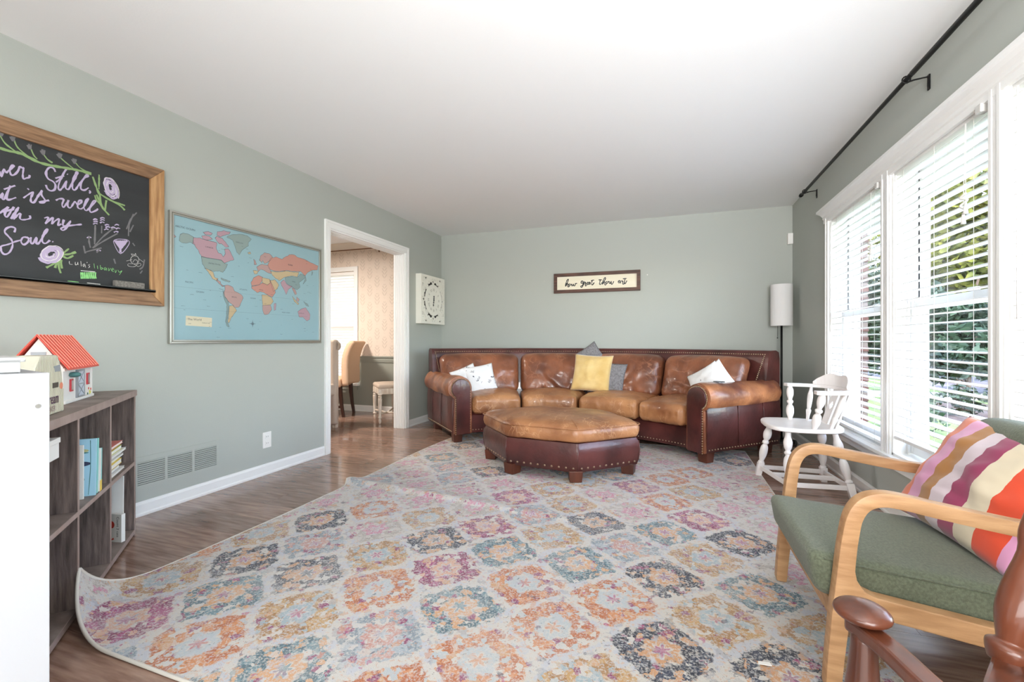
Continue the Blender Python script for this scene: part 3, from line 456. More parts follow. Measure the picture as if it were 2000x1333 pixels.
# closed dining blind
db = thing('window_blind', (-4.8, DY + .05, WZ0), 'closed white slatted blind in the dining room window', 'blind')
box('head_rail', (WX0 + .01, DY + .02, WZ1 - .05, WX1 - .01, DY + .075, WZ1), blindw, db, bevel=.003)
ds = None; k = 0; z = WZ1 - .075
tcos, tsin = math.cos(1.15) * .025, math.sin(1.15) * .025
while z > WZ0 + .04:
    if ds is None:
        x0, x1 = WX0 + .012, WX1 - .012
        m_ = MB().hexa([(x0, DY + .05 - tcos, z + tsin), (x1, DY + .05 - tcos, z + tsin), (x1, DY + .05 + tcos, z - tsin), (x0, DY + .05 + tcos, z - tsin),
                        (x0, DY + .05 - tcos, z + tsin + .003), (x1, DY + .05 - tcos, z + tsin + .003), (x1, DY + .05 + tcos, z - tsin + .003), (x0, DY + .05 + tcos, z - tsin + .003)])
        transl = bpy.data.materials.new('translucent_blind'); transl.use_nodes = True
        q = transl.node_tree; pb = q.nodes['Principled BSDF']; pb.inputs['Base Color'].default_value = lin((244, 242, 238)); pb.inputs['Roughness'].default_value = .5
        tl = q.nodes.new('ShaderNodeBsdfTranslucent'); tl.inputs[0].default_value = lin((240, 238, 232)); ms = q.nodes.new('ShaderNodeMixShader'); ms.inputs[0].default_value = .45
        q.links.new(pb.outputs[0], ms.inputs[1]); q.links.new(tl.outputs[0], ms.inputs[2]); q.links.new(ms.outputs[0], q.nodes['Material Output'].inputs[0])
        ds = finish('slat', m_, transl, db); z0 = z
    else:
        c = ds.copy(); COL.objects.link(c); c.location = (0, 0, z - z0)
    z -= .042
box('bottom_rail', (WX0 + .012, DY + .03, WZ0 + .005, WX1 - .012, DY + .07, WZ0 + .025), blindw, db)
# dining curtain rod
dr = thing('curtain_rod', (-4.8, DY - .08, 2.33), 'thin bronze curtain rod over the dining room window', 'curtain rod')
bronze = M('bronze', (120, 84, 60), .35, metal=.6)
finish('pole', MB().tube([(-5.75, DY - .08, 2.335), (-3.86, DY - .08, 2.335)], .008), bronze, dr, smooth=True)
for x in (-5.7, -3.9):
    finish('bracket', MB().tube([(x, DY - .08, 2.335), (x, DY - .01, 2.335)], .005).box(x - .01, DY - .006, 2.29, x + .01, DY, 2.35), bronze, dr)
    finish('finial', MB().ball((x + (.05 if x > -5 else -.06), DY - .08, 2.335), .014), bronze, dr, smooth=True)

# ---------------- triple window
def win_unit(n, y0, y1):
    mb = MB()
    # deep jambs with tracks, outer frame, sashes
    xo = XR + WT
    xf = xo + (.035 if n == 1 else .002)
    mb.box(XR, y0, WB, xf, y0 + .012, WTP).box(XR, y1 - .012, WB, xf, y1, WTP).box(XR, y0, WTP - .012, xf, y1, WTP).box(XR, y0, WB, xo + .02, y1, WB + .012)
    for yy, s in ((y0 + .012, 1), (y1 - .012, -1)):
        for xx, w, d in ((XR + .065, .012, .012), (XR + .118, .008, .014), (XR + .1495, .010, .016)):
            mb.box(xx, yy, WB + .012, xx + w, yy + s * d, WTP - .012)
    ml, mr, mz = y0 + .0126, y1 - .0126, 1.222
    def sash(x0, z0, z1, bt=.045, tp=.04):
        mb.box(x0, ml, z0, x0 + .036, ml + .042, z1).box(x0, mr - .042, z0, x0 + .036, mr, z1)
        mb.box(x0 + .001, ml + .041, z0 + .0007, x0 + .035, mr - .041, z0 + bt).box(x0 + .001, ml + .041, z1 - tp, x0 + .035, mr - .041, z1 - .0007)
    sash(XR + .078, WB + .02, mz + .025, .06, .045); sash(XR + .118, mz - .025, WTP - .02, .045, .045)
    o = struct('window_%d' % n, mb, white, bevel=0)
    finish('pane', MB().box(XR + .094, ml + .04, WB + .075, XR + .098, mr - .04, mz - .018), glass, o)
    finish('pane', MB().box(XR + .134, ml + .04, mz + .018, XR + .138, mr - .04, WTP - .062), glass, o)
    for f in (.3, .7):
        finish('sash_lock' if f < .5 else 'sash_lift', MB().box(XR + .06, y0 + (y1 - y0) * f - .03, mz + .025 if f < .5 else WB + .06, XR + .08, y0 + (y1 - y0) * f + .03, mz + .04 if f < .5 else WB + .072), white, o, bevel=.003)
    return o
U = [(3.285, 4.235), (2.325, 3.175), (1.36, 2.235)]
for i, (a, b) in enumerate(U): win_unit(i + 1, a, b)
# mullions, casings, head and stool
mb = MB()
for a, b in ((3.175, 3.285), (2.235, 2.325)):
    mb.box(XR - .012, a, WB, XR + WT + .001, b, WTP)
    mb.box(XR - .020, a + .012, WB, XR - .012, a + .03, WTP).box(XR - .020, b - .03, WB, XR - .012, b - .012, WTP).box(XR - .017, (a + b) / 2 - .008, WB, XR - .012, (a + b) / 2 + .008, WTP)
struct('trim_4', mb, white)
struct('trim_5', MB().box(XR - .016, 4.235, WB, XR + .001, 4.285, WTP + .01).box(XR - .022, 4.27, WB, XR, 4.285, WTP + .01)
       .box(XR - .016, W0 - .06, WB, XR + .001, W0, WTP + .01), white, bevel=.002)
prof = [(0, 0), (.018, 0), (.018, .03), (.026, .036), (.026, .052), (.04, .068), (.058, .078), (.07, .082), (.07, .10), (0, .10)]
struct('trim_6', MB().prism(prof, lambda u, v, t: (XR - u, 4.33 - (4.33 - W0 + .1) * t, 1.985 + v), 0, 1), white)
struct('trim_7', MB().box(XR - .04, W0 - .09, WB - .024, XR + .05, 4.32, WB).box(XR - .018, W0 - .06, WB - .075, XR, 4.285, WB - .024).box(XR - .024, W0 - .06, WB - .04, XR, 4.285, WB - .024), white, bevel=.003)

def blind(y0, y1, label, zb):
    t = thing('window_blind', (XR + .035, (y0 + y1) / 2, zb), label, 'blind', None)
    ya, yb = y0 + .018, y1 - .018; xc = XR + .030
    box('head_rail', (XR + .004, ya - .004, 1.972, XR + .058, yb + .004, 2.012), blindw, t, bevel=.003)
    box('valance_clip', (XR - .026, ya + .004, 1.955, XR + .004, ya + .04, 1.99), M('clear_clip', (206, 204, 200), .2) if 'clear_clip' not in MATS else MATS['clear_clip'], t, bevel=.004)
    s0 = None; z = 1.945
    while z > zb + .03:
        if s0 is None:
            rings = []
            for yy in (ya, yb):
                r = []
                for k in range(7):
                    a = (k / 6 - .5); r.append((xc + a * .05, yy, z + .004 - .012 * a * a * 4 * .3 + a * .002))
                for k in range(6, -1, -1):
                    a = (k / 6 - .5); r.append((xc + a * .05, yy, z + .001 - .012 * a * a * 4 * .3 + a * .002))
                rings.append(r)
            s0 = finish('slat', MB().loft(rings), blindw, t); zz = z
        else:
            c = s0.copy(); COL.objects.link(c); c.location = (0, 0, z - zz)
        z -= .0465
    box('bottom_rail', (xc - .025, ya, zb, xc + .025, yb, zb + .018), blindw, t, bevel=.003)
    w = yb - ya
    cm = MATS.get('blind_cord') or M('blind_cord', (214, 212, 206), .8)
    for f in (.13, .5, .87):
        for dx in (-.026, .026):
            finish('ladder_cord', MB().tube([(xc + dx, ya + w * f, zb), (xc + dx, ya + w * f, 1.975)], .0011, n=5), cm, t)
    # tilt wand on far side, lift cords with wooden tassels on near side
    finish('tilt_wand', MB().tube([(XR - .008, yb - .045, 1.96), (XR - .008, yb - .045, 1.10)], .004, n=8), blindw, t, smooth=True)
    yy = ya + .14
    for dy in (-.008, .008):
        finish('lift_cord', MB().tube([(XR - .006, yy + dy * .3, 1.965), (XR - .01, yy + dy, 1.62)], .0014, n=5), cm, t)
        tz = 1.60 if dy < 0 else 1.56
        k = finish('cord_tassel', MB().tube([(XR - .01, yy + dy, tz + .02), (XR - .01, yy + dy, tz - .03)], [.004, .010], n=8), cm, t, smooth=True)
    finish('cord_knot', MB().tube(smooth_path([(XR - .01, yy - .012, 1.66), (XR - .018, yy + .014, 1.645), (XR - .006, yy - .012, 1.63), (XR - .018, yy + .012, 1.61), (XR - .008, yy - .01, 1.59)], 5), .005, n=6), cm, t, smooth=True)
    return t
blind(*U[0], 'white open slatted blind in the far window beside the white chair', .385)
blind(*U[1], 'white open slatted blind in the middle window behind the armchair cushion', .455)
blind(*U[2], 'white open slatted blind in the nearest window at the right frame edge', .455)

# black curtain rod on the right wall
cr_ = thing('curtain_rod', (1.13, 2.6, 2.335), 'long black curtain rod high on the window wall', 'curtain rod')
finish('pole', MB().tube([(1.13, 1.0, 2.337), (1.13, 4.66, 2.337)], .0115, n=14), rodm, cr_, smooth=True)
finish('pole_sleeve', MB().tube([(1.13, 1.0, 2.337), (1.13, 2.72, 2.337)], .0128, n=14), rodm, cr_, smooth=True)
finish('finial', MB().tube([(1.13, 4.655, 2.337), (1.13, 4.69, 2.337)], [.017, .015], n=14), rodm, cr_, smooth=True)
for yy in (4.56, 2.78, 1.1):
    b = finish('bracket', MB().tube([(1.13, yy, 2.322), (1.16, yy, 2.33), (XR - .006, yy, 2.335), (XR - .006, yy, 2.285)], .0045, n=8).box(XR - .006, yy - .009, 2.27, XR, yy + .009, 2.345), rodm, cr_)
    finish('bracket_cup', MB().tube([Vector((1.13 + .017 * math.cos(a), yy, 2.337 + .017 * math.sin(a))) for a in [2 * PI * k / 14 for k in range(15)]], .0035, n=6), rodm, cr_, smooth=True)

# ---------------- outside
grass = M('lawn_grass', (56, 76, 28), .95, col2=(84, 102, 46), scale=2.5, bump=.4, bscale=40)
gr = struct('ground_outside', MB().box(XR + WT + .001, -30, -.75, 60, 60, -.55), grass)
struct('driveway_outside', MB().box(8.2, -30, -.55, 12.5, 60, -.53), M('asphalt_drive', (70, 64, 72), .9, col2=(84, 78, 82), scale=3))
struct('mulch_bed_outside', MB().box(5.2, 2.0, -.55, 7.2, 14, -.50).box(13.5, -20, -.55, 20, 60, -.5), M('bark_mulch', (44, 32, 29), .95, col2=(62, 47, 42), scale=12, bump=.5))
struct('path_outside', MB().box(5.0, 15.2, -.55, 9.0, 16.6, -.5), M('concrete_path', (196, 190, 184), .9))
struct('bounce_slab_outside', MB().box(1.43, -8, -.55, 3.3, 5.6, -.50), M('pale_bounce_slab', (222, 219, 214), .9))  # unseen pale slab added to bounce sunlight up through the blinds
# eave over the window
struct('eave_outside', MB().box(XR + WT, YR - 1, 2.32, 2.16, YB + 2.5, 2.36).box(2.14, YR - 1, 2.30, 2.18, YB + 2.5, 2.50), porchw)
struct('roof_outside', MB().hexa([(2.2, YR - 1, 2.50), (2.2, YB + .6, 2.50), (-6.4, YB + .6, 2.62), (-6.4, YR - 1, 2.62), (2.2, YR - 1, 2.55), (2.2, YB + .6, 2.55), (-2.5, YB + .6, 4.4), (-2.5, YR - 1, 4.4)]), M('roof_shingle', (90, 84, 80), .9))
# brick wing beyond the far window
wing = struct('brick_wing_outside', MB().box(1.43, 8.0, -.75, 2.79, 10.5, 2.75), mortar)
b0 = None
r = 0; z = -.54
while z < 2.7:
    x = 2.795 - (0.0 if r % 2 else .105)
    first = True
    while x > 1.5:
        L_ = .2
        if b0 is None:
            b0 = finish('brick', MB().box(-.2, -.012, 0, 0, .012, .062), brickm, None, bevel=0); o = b0
        else:
            o = b0.copy(); COL.objects.link(o)
        o.location = (x, 7.995, z); o.parent = wing
        x -= .212
    z += .074; r += 1
leafm = {}
def leafmat(n, c1, c2):
    m = M(n, c1, .6, col2=c2, scale=1.3, detail=3, lo=.3, hi=.7)
    q = m.node_tree; pb = q.nodes['Principled BSDF']
    tl = q.nodes.new('ShaderNodeBsdfTranslucent'); ms = q.nodes.new('ShaderNodeMixShader'); ms.inputs[0].default_value = .3
    for l in pb.inputs['Base Color'].links: q.links.new(l.from_socket, tl.inputs[0])
    q.links.new(pb.outputs[0], ms.inputs[1]); q.links.new(tl.outputs[0], ms.inputs[2]); q.links.new(ms.outputs[0], q.nodes['Material Output'].inputs[0])
    return m
lm_y = leafmat('yellow_green_leaves', (58, 74, 22), (124, 120, 40)); lm_d = leafmat('dark_green_leaves', (18, 30, 18), (42, 64, 30)); lm_t = leafmat('blue_green_leaves', (28, 46, 34), (52, 76, 50))
barkm = M('tree_bark', (74, 60, 50), .95, bump=.6, bscale=14)
def tree(name, x, y, hgt, rad, crown0, mat, nleaf, label, ls=.16, cat='tree', group=None, squash=1.0):
    t = thing(name, (x, y, -.55), label, cat, group)
    rr = random.Random(int(x * 31 + y * 17))
    tops = [(x + rr.uniform(-.2, .2) * rad, y + rr.uniform(-.2, .2) * rad, crown0 + (hgt - crown0) * .6)]
    mb = MB().tube(smooth_path([(x, y, -.6), (x + .05, y, crown0 * .5), tops[0]], 3), [rad * .08 * (1 - .08 * i) for i in range(7)], n=9)
    for k in range(5):
        a = rr.uniform(0, 6.28); mb.tube([(x, y, crown0 * .7 + .3 * k * .5), (x + math.cos(a) * rad * .5, y + math.sin(a) * rad * .5, crown0 + (hgt - crown0) * (.3 + .1 * k))], [rad * .035, rad * .012], n=6)
    finish('trunk', mb, barkm, t, smooth=True)
    V = []; F = []; cz = (crown0 + hgt) / 2; hz = (hgt - crown0) / 2
    cl = [(rr.uniform(-.6, .6), rr.uniform(-.6, .6), rr.uniform(-.65, .75), rr.uniform(.25, .5)) for _ in range(26)]
    for k in range(nleaf):
        c = cl[k % len(cl)]; th = rr.uniform(0, 6.283); ph = math.acos(rr.uniform(-1, 1)); q = c[3] * rr.uniform(.75, 1.05)
        X_ = (c[0] + q * math.sin(ph) * math.cos(th)) * rad; Y_ = (c[1] + q * math.sin(ph) * math.sin(th)) * rad; Z_ = (c[2] + q * math.cos(ph)) * hz
        P = Vector((x + X_, y + Y_, cz + Z_)); d1 = Vector((rr.uniform(-1, 1), rr.uniform(-1, 1), rr.uniform(-.6, .6))).normalized(); d2 = d1.cross(Vector((rr.uniform(-1, 1), rr.uniform(-1, 1), rr.uniform(-1, 1)))).normalized()
        s = ls * rr.uniform(.6, 1.2); b = len(V); V += [P - d1 * s, P + d2 * s * .45, P + d1 * s, P - d2 * s * .45]; F.append((b, b + 1, b + 2, b + 3))
    stuff(finish('foliage', MB().add(V, F), mat, t, recalc=False))
    return t
for (x, y, h, r, c0, m, n, lb) in (
    (10.6, 22.3, 7.7, 3.0, .4, lm_y, 9000, 'tall yellow green tree on the lawn seen through the middle window'),
    (6.2, 27.5, 7.4, 2.3, .4, lm_y, 6000, 'smaller yellow green tree seen through the far window'),
    (16.0, 27.5, 6.8, 2.7, .2, lm_y, 6000, 'broad light green tree low at the right of the middle window'),
    (5.4, 16.2, 3.0, 1.1, -.3, lm_d, 4500, 'dark evergreen standing behind the brick wing'),
    (7.3, 14.9, 2.5, 1.1, -.4, lm_t, 4500, 'blue green evergreen shrub behind the driveway edge'),
    (9.7, 16.6, 2.5, 1.3, -.4, lm_d, 4500, 'dark round evergreen right of the blue green shrub'),
    (12.5, 36, 6.5, 4.0, -.2, lm_d, 5000, 'far dark tree at the left of the distant row'),
    (21.0, 34, 6.0, 4.0, -.2, lm_d, 5000, 'far dark tree in the middle of the distant row'),
    (30, 38, 6.0, 4.5, -.2, lm_d, 4000, 'far dark tree at the right of the distant row')):
    tree('tree' if h > 3.2 else 'evergreen_shrub', x, y, h, r, c0, m, n, lb, ls=.13 if h < 4 else .24, cat='tree' if h > 3.2 else 'shrub')
for x, y, m_, lb in ((4.0, 9.6, lm_t, 'low blue green shrub in the mulch bed near the brick wing'), (5.6, 11.6, lm_d, 'low dark shrub in the middle of the mulch bed'), (7.0, 12.3, lm_t, 'low blue green shrub at the far end of the mulch bed')):
    tree('low_shrub', x, y, .1, .45, -.55, m_, 500, lb, ls=.07, cat='shrub')

# ------------------------------------------------------------------ rug
RX0, RX1, RY0, RY1 = -2.13, .655, .93, 4.55
def rug_z(x, y):
    z = .0115
    # fold running from the left edge
    t = (x + 2.16) / 1.75
    if -.05 < t < 1:
        yc = 2.625 - .145 * (x + 2.16) / 1.54; d = (y - yc) / .022; a = (1 - t) ** .6 if t > 0 else 1
        z += .030 * a * (math.exp(-d * d) if d < 0 else math.exp(-d * d * .08))
    z += .005 * noise.noise(Vector((x * 1.6, y * 1.6, 2))) * (1 if x < -1 else .5)
    d = math.hypot(x - RX0, y - RY0)
    return max(z, .0085)
CA, CBY = .3645, .476
PAL = dict(n=((44, 54, 76), (196, 146, 104)), t=((104, 134, 144), (204, 154, 110)), o=((200, 132, 84), (178, 186, 190)), m=((160, 72, 116), (206, 160, 136)),
           y=((188, 150, 100), (156, 172, 180)), c=((196, 188, 180), (196, 128, 150)), g=((160, 170, 178), (190, 140, 128)))
PAL = {k: (lin(a), lin(b)) for k, (a, b) in PAL.items()}
KN = {'n': [(-.053, 1.968), (-1.477, 1.52), (-1.845, 1.532), (-1.811, 2.025), (-1.113, 1.987), (-.389, 2.473), (.33, 2.488), (-.063, 1.475), (.277, 1.571), (-1.368, 2.52), (-.829, 1.137), (.5, 4.219), (-.327, 3.83), (-1.8, 3.9), (.0, 1.05), (-1.3, 3.3)],
      'm': [(.139, 2.725), (.395, 3.259), (-.241, 3.234), (-.891, 2.736), (-1.75, 2.85)],
      't': [(-.041, 2.491), (.37, 1.999), (-1.648, 1.201), (-1.15, 1.105), (-.437, 1.921), (-.684, 1.54), (.45, 1.35), (-.75, 2.0), (-1.0, 2.51), (-1.9, 3.4)],
      'o': [(-1.115, 1.554), (-1.498, 1.128), (-.404, 1.498), (-.566, 1.305), (.043, 3.035), (-1.444, 2.231), (-.75, 1.1), (-1.295, 3.2)],
      'y': [(-1.248, 1.342), (.112, 1.755), (-1.95, 1.3), (.53, 1.755), (-.56, 2.27), (.16, 3.2)]}
def cellcol(cx, cy):
    for k, l in KN.items():
        for a, b in l:
            if (a - cx) ** 2 + (b - cy) ** 2 < .013: return PAL[k]
    h = (math.sin(cx * 127.1 + cy * 311.7) * 43758.5453) % 1
    return PAL['cgcycotcgmcy'[int(h * 12)]]
def lattice(x, y):
    best = []
    for s in (0, 1):
        i0 = round((x + .02) / CA - .5 * s); j0 = round((y - 1.055) / CBY - .5 * s)
        for di in (-1, 0, 1):
            for dj in (-1, 0, 1):
                cx = (i0 + di + .5 * s) * CA - .02; cy = (j0 + dj + .5 * s) * CBY + 1.055
                dd = math.hypot(x - cx, (y - cy) * .92); best.append((dd, cx, cy))
    best.sort(); return best[0], best[1]
nx, ny = 200, 262
V = []; D_ = []; PE = []; C1 = []; C2 = []
def lift(x, y, z):
    # near-left corner curls up against the bookcase
    u = ((x - RX0) + (y - RY0)) / .42
    if u < 1:
        k = (1 - u) ** 2; z += .155 * k; x += .08 * k; y += .09 * k
    return (x, y, z)
for j in range(ny + 1):
    for i in range(nx + 1):
        x = RX0 + (RX1 - RX0) * i / nx; y = RY0 + (RY1 - RY0) * j / ny
        a, b = lattice(x, y); D_.append(a[0] / (a[0] + b[0]) * 2); PE.append(math.atan2((y - a[2]) * .92, x - a[1]))
        c = cellcol(a[1], a[2]); C1.append(c[0]); C2.append(c[1])
        yy = y; xx = x
        if i == 0 or x < RX0 + .25: xx = x - .05 * math.exp(-((y - 2.62) / .06) ** 2) * (1 - (x - RX0) / .25) - .02 * math.sin(y * 2.2) * (1 - (x - RX0) / .25)
        V.append(lift(xx, yy, rug_z(x, y)))
F = [(j * (nx + 1) + i, j * (nx + 1) + i + 1, (j + 1) * (nx + 1) + i + 1, (j + 1) * (nx + 1) + i) for j in range(ny) for i in range(nx)]
rug_t = thing('area_rug', (-.74, 2.7, 0), 'large distressed medallion rug in cream, navy, orange and pink with one curled corner', 'rug')
rugm = bpy.data.materials.new('medallion_rug'); rugm.use_nodes = True; nt = rugm.node_tree; N = nt.nodes; L = nt.links
pb = N['Principled BSDF']; pb.inputs['Roughness'].default_value = .97; pb.inputs['Sheen Weight'].default_value = .15
def at(nm):
    a = N.new('ShaderNodeAttribute'); a.attribute_name = nm; return a
def nz(scale, det=4, st=(1, 1, 1), w=0):
    t_ = N.new('ShaderNodeTexCoord'); mp = N.new('ShaderNodeMapping'); mp.inputs['Scale'].default_value = st; mp.inputs['Location'].default_value = (w, w, w)
    L.new(t_.outputs['Object'], mp.inputs[0]); n = N.new('ShaderNodeTexNoise'); n.inputs['Scale'].default_value = scale; n.inputs['Detail'].default_value = det; n.inputs['Roughness'].default_value = .65
    L.new(mp.outputs[0], n.inputs['Vector']); return n.outputs['Fac']
def step(a, e, w=.02):
    m = N.new('ShaderNodeMapRange'); m.inputs[1].default_value = e - w; m.inputs[2].default_value = e + w
    L.new(a, m.inputs[0]); return m.outputs[0]
def mixc(f, a, b):
    m = N.new('ShaderNodeMix'); m.data_type = 'RGBA'
    for s_, q in ((0, f), (6, a), (7, b)):
        if isinstance(q, (tuple, float, int)): m.inputs[s_].default_value = q
        else: L.new(q, m.inputs[s_])
    return m.outputs[2]
d = at('ringd').outputs['Fac']; pe = at('ringa').outputs['Fac']
f1 = nz(24, 6); f2 = nz(130, 4, w=3); f3 = nz(16, 4, w=9); f4 = nz(70, 3, w=5); f5 = nz(3.0, 3, w=1)
pet = mth('MULTIPLY', mth('COSINE', mth('MULTIPLY', pe, 11)), .02)
pet2 = mth('MULTIPLY', mth('COSINE', mth('MULTIPLY', pe, 6)), .07)
dd = mth('ADD', mth('ADD', d, pet), mth('MULTIPLY', mth('SUBTRACT', f1, .5), .42))
di = mth('ADD', mth('ADD', d, pet2), mth('MULTIPLY', mth('SUBTRACT', f1, .5), .25))
cream = lin((200, 195, 188)); 
outer = at('cola').outputs['Color']; inner = at('colb').outputs['Color']
base = mixc(step(f3, .53, .03), cream, lin((186, 188, 196)))
base = mixc(mth('MULTIPLY', step(f4, .60, .02), .7), base, lin((206, 166, 138)))
# outer ring: between .52 and .88
ring = mth('MULTIPLY', step(dd, .42, .03), mth('SUBTRACT', 1.0, step(dd, .89, .02)))
vt_ = N.new('ShaderNodeTexVoronoi'); vt_.inputs['Scale'].default_value = 42; tq_ = N.new('ShaderNodeTexCoord'); nq_ = N.new('ShaderNodeTexNoise'); nq_.inputs['Scale'].default_value = 60
mq_ = N.new('ShaderNodeMix'); mq_.data_type = 'RGBA'; mq_.inputs[0].default_value = .03; L.new(tq_.outputs['Object'], nq_.inputs['Vector']); L.new(tq_.outputs['Object'], mq_.inputs[6]); L.new(nq_.outputs['Color'], mq_.inputs[7]); L.new(mq_.outputs[2], vt_.inputs['Vector'])
sq_ = N.new('ShaderNodeSeparateColor'); L.new(vt_.outputs['Color'], sq_.inputs[0]); cell = sq_.outputs[0]; cell2 = sq_.outputs[1]
dk = N.new('ShaderNodeMix'); dk.data_type = 'RGBA'; dk.blend_type = 'MULTIPLY'; dk.inputs[0].default_value = .55; L.new(outer, dk.inputs[6]); L.new(outer, dk.inputs[7])
accent = mixc(step(cell2, .5, .01), lin((140, 62, 100)), lin((196, 150, 110)))
ringc = mixc(step(cell, .42, .01), dk.outputs[2], outer)
ringc = mixc(step(cell, .70, .01), ringc, cream)
ringc = mixc(step(cell, .80, .01), ringc, inner)
ringc = mixc(step(cell, .90, .01), ringc, accent)
base = mixc(mth('MULTIPLY', step(cell, .86, .01), .55), base, mixc(step(cell2, .5, .01), lin((150, 150, 158)), outer))
col = mixc(mth('MULTIPLY', ring, mth('SUBTRACT', 1.0, mth('MULTIPLY', step(f2, .56, .05), .7))), base, ringc)
ring2 = mth('MULTIPLY', step(di, .20, .02), mth('SUBTRACT', 1.0, step(di, .40, .02)))
col = mixc(mth('MULTIPLY', ring2, mth('SUBTRACT', 1.0, mth('MULTIPLY', step(f2, .55, .05), .7))), col, inner)
ctr = mth('SUBTRACT', 1.0, step(di, .13, .02)); col = mixc(mth('MULTIPLY', ctr, .8), col, mixc(step(f5, .5, .05), lin((166, 74, 120)), outer))
# magenta / navy / ochre flecks
fl = step(nz(24, 3, w=13), .66, .01); col = mixc(mth('MULTIPLY', fl, .75), col, mixc(step(nz(7, 2, w=4), .5, .03), lin((170, 70, 120)), lin((70, 74, 92))))
fl2 = step(nz(75, 3, w=17), .64, .012); col = mixc(mth('MULTIPLY', fl2, .7), col, mixc(step(nz(9, 2, w=8), .5, .04), lin((92, 88, 84)), lin((206, 140, 96))))
# worn cream: wear patches in large scale, fine ivory flecks
wear = mth('MULTIPLY', mth('ADD', step(f2, .50, .06), step(f5, .60, .12)), .28); col = mixc(wear, col, lin((206, 202, 197)))
L.new(col, pb.inputs['Base Color'])
bp = N.new('ShaderNodeBump'); bp.inputs['Strength'].default_value = .7; bp.inputs['Distance'].default_value = .006; L.new(nz(260, 3, w=2), bp.inputs['Height']); L.new(bp.outputs[0], pb.inputs['Normal'])
pile = finish('pile', MB().add(V, F), rugm, rug_t, smooth=True, recalc=False)
for nm, dat, ty in (('ringd', D_, 'FLOAT'), ('ringa', PE, 'FLOAT'), ('cola', C1, 'FLOAT_COLOR'), ('colb', C2, 'FLOAT_COLOR')):
    a = pile.data.attributes.new(nm, ty, 'POINT')
    if ty == 'FLOAT': a.data.foreach_set('value', dat)
    else: a.data.foreach_set('color', [q for c in dat for q in c])
def V_at(i, j): return V[j * (nx + 1) + i]
loop = [V_at(i, 0) for i in range(0, nx, 2)] + [V_at(nx, j) for j in range(0, ny, 2)] + [V_at(i, ny) for i in range(nx, 0, -2)] + [V_at(0, j) for j in range(ny, 0, -2)]
loop.append(loop[0])
finish('bound_edge', MB().tube([(x, y, z - .004) for x, y, z in loop], .006, n=6, cap=False), M('cream_binding', (206, 200, 190), .9), rug_t, smooth=True)
# backing skirt so that the curled corner has an underside
Vb = [(x, y, z - .006) for x, y, z in V]
finish('backing', MB().add(Vb, [tuple(reversed(f)) for f in F]), M('rug_backing', (196, 188, 176), .95), rug_t, smooth=True, recalc=False)

# ------------------------------------------------------------------ curved sofa
CX, CY = -.855, 2.81
def pol(deg, R, z):
    a = math.radians(deg); return Vector((CX + R * math.sin(a), CY + R * math.cos(a), z))
sofa = thing('curved_sofa', (CX, CY + 2.1, 0), 'curved brown and burgundy leather sectional sofa with rolled arms and nailhead trim', 'sofa')
def arc_sweep(prof, a0, a1, n, mb=None):
    mb = mb or MB(); return mb.loft([[pol(a0 + (a1 - a0) * i / n, R, z) for R, z in prof] for i in range(n + 1)])
for sgn, lab in ((-1, 'l'), (1, 'r')):
    finish('seat_rail', arc_sweep([(1.655, .095), (1.64, .14), (1.64, .27), (1.67, .30), (2.35, .30), (2.45, .095)], sgn * .15, sgn * 43.5, 18), burg, sofa, smooth=True, auto=.7)
    bk = finish('back_frame', arc_sweep([(2.30, .30), (2.395, .86), (2.405, .905), (2.43, .93), (2.50, .934), (2.54, .915), (2.55, .86), (2.545, .09), (2.40, .09), (2.30, .12)], sgn * .1, sgn * 45, 26), burg, sofa, smooth=True, auto=.6)
    mb = MB()
    for k in range(86):
        a = sgn * (.5 + k * 43.6 / 85); mb.ball(pol(a, 2.402, .897), .0058, 6, 4)
    for k in range(1, 17):
        R = 2.402 - .012 * k; mb.ball(pol(sgn * (44.1 - .05 * k), 2.40 - .0055 * k * 1.0, .897 - .022 * k * .72), .0058, 6, 4)
    stuff(finish('nailhead_trim', mb, nailm, bk, smooth=True))
    mb = MB()
    for k in range(40):
        a = sgn * (2 + k * 41 / 39); mb.ball(pol(a, 1.645, .125), .0058, 6, 4)
    stuff(finish('rail_nails', mb, nailm, sofa, smooth=True))
# seat and back cushions
def wr(p, s, amp, seed):
    q = Vector((p.x * s + seed, p.y * s, p.z * s))
    n1 = noise.noise(q) * .6 + noise.noise(q * 2.3) * .4
    n2 = 1 - abs(noise.noise(Vector((q.x * 1.7, q.y * 1.7, q.z * .7)))) * 3
    return amp * (n1 + .35 * max(n2, 0))
for idx, (a0, a1) in enumerate(((-38.4, -20.6), (-20.2, -.35), (.35, 21.4), (21.8, 38.0))):
    Rm = 1.93; ac = (a0 + a1) / 2; hx = math.radians(a1 - a0) / 2 * Rm - .002; hy = .325; hz = .088
    def fs(p, ac=ac, hx=hx, hy=hy, idx=idx):
        u = p.x / hx; v = p.y / hy; z = .375 + p.z
        if p.z > -.02: z += .045 * (1 - u * u) * (1 - min(abs(v), 1) ** 2.5) * min(1, (p.z + .02) / .05)
        a = ac + math.degrees(p.x / Rm); R = Rm - .04 + p.y - .02 * (1 - u * u) * (v < 0) * abs(v)
        q = pol(a, R, z); w = wr(q, 11, .009, idx * 5)
        if v < -.9: w += .004 * math.sin(p.x * 95 + 3 * noise.noise(q * 8)) * (1 - abs(p.z) / hz)
        return q + Vector((0, 0, w)) + (q - Vector((CX, CY, q.z))).normalized() * (-w)
    c = finish('seat_cushion', rbox(hx, hy, hz, .055, 4, (22, 18, 4), fs), leather, sofa, smooth=True)
    mb = MB(); pts = []
    for k in range(25):
        x = -hx + .02 + (2 * hx - .04) * k / 24; pts.append(fs(Vector((x, -hy + .012, hz * .52))) + Vector((0, 0, .002)))
    finish('piping', mb.tube(pts, .0035, n=6), leather, c, smooth=True)
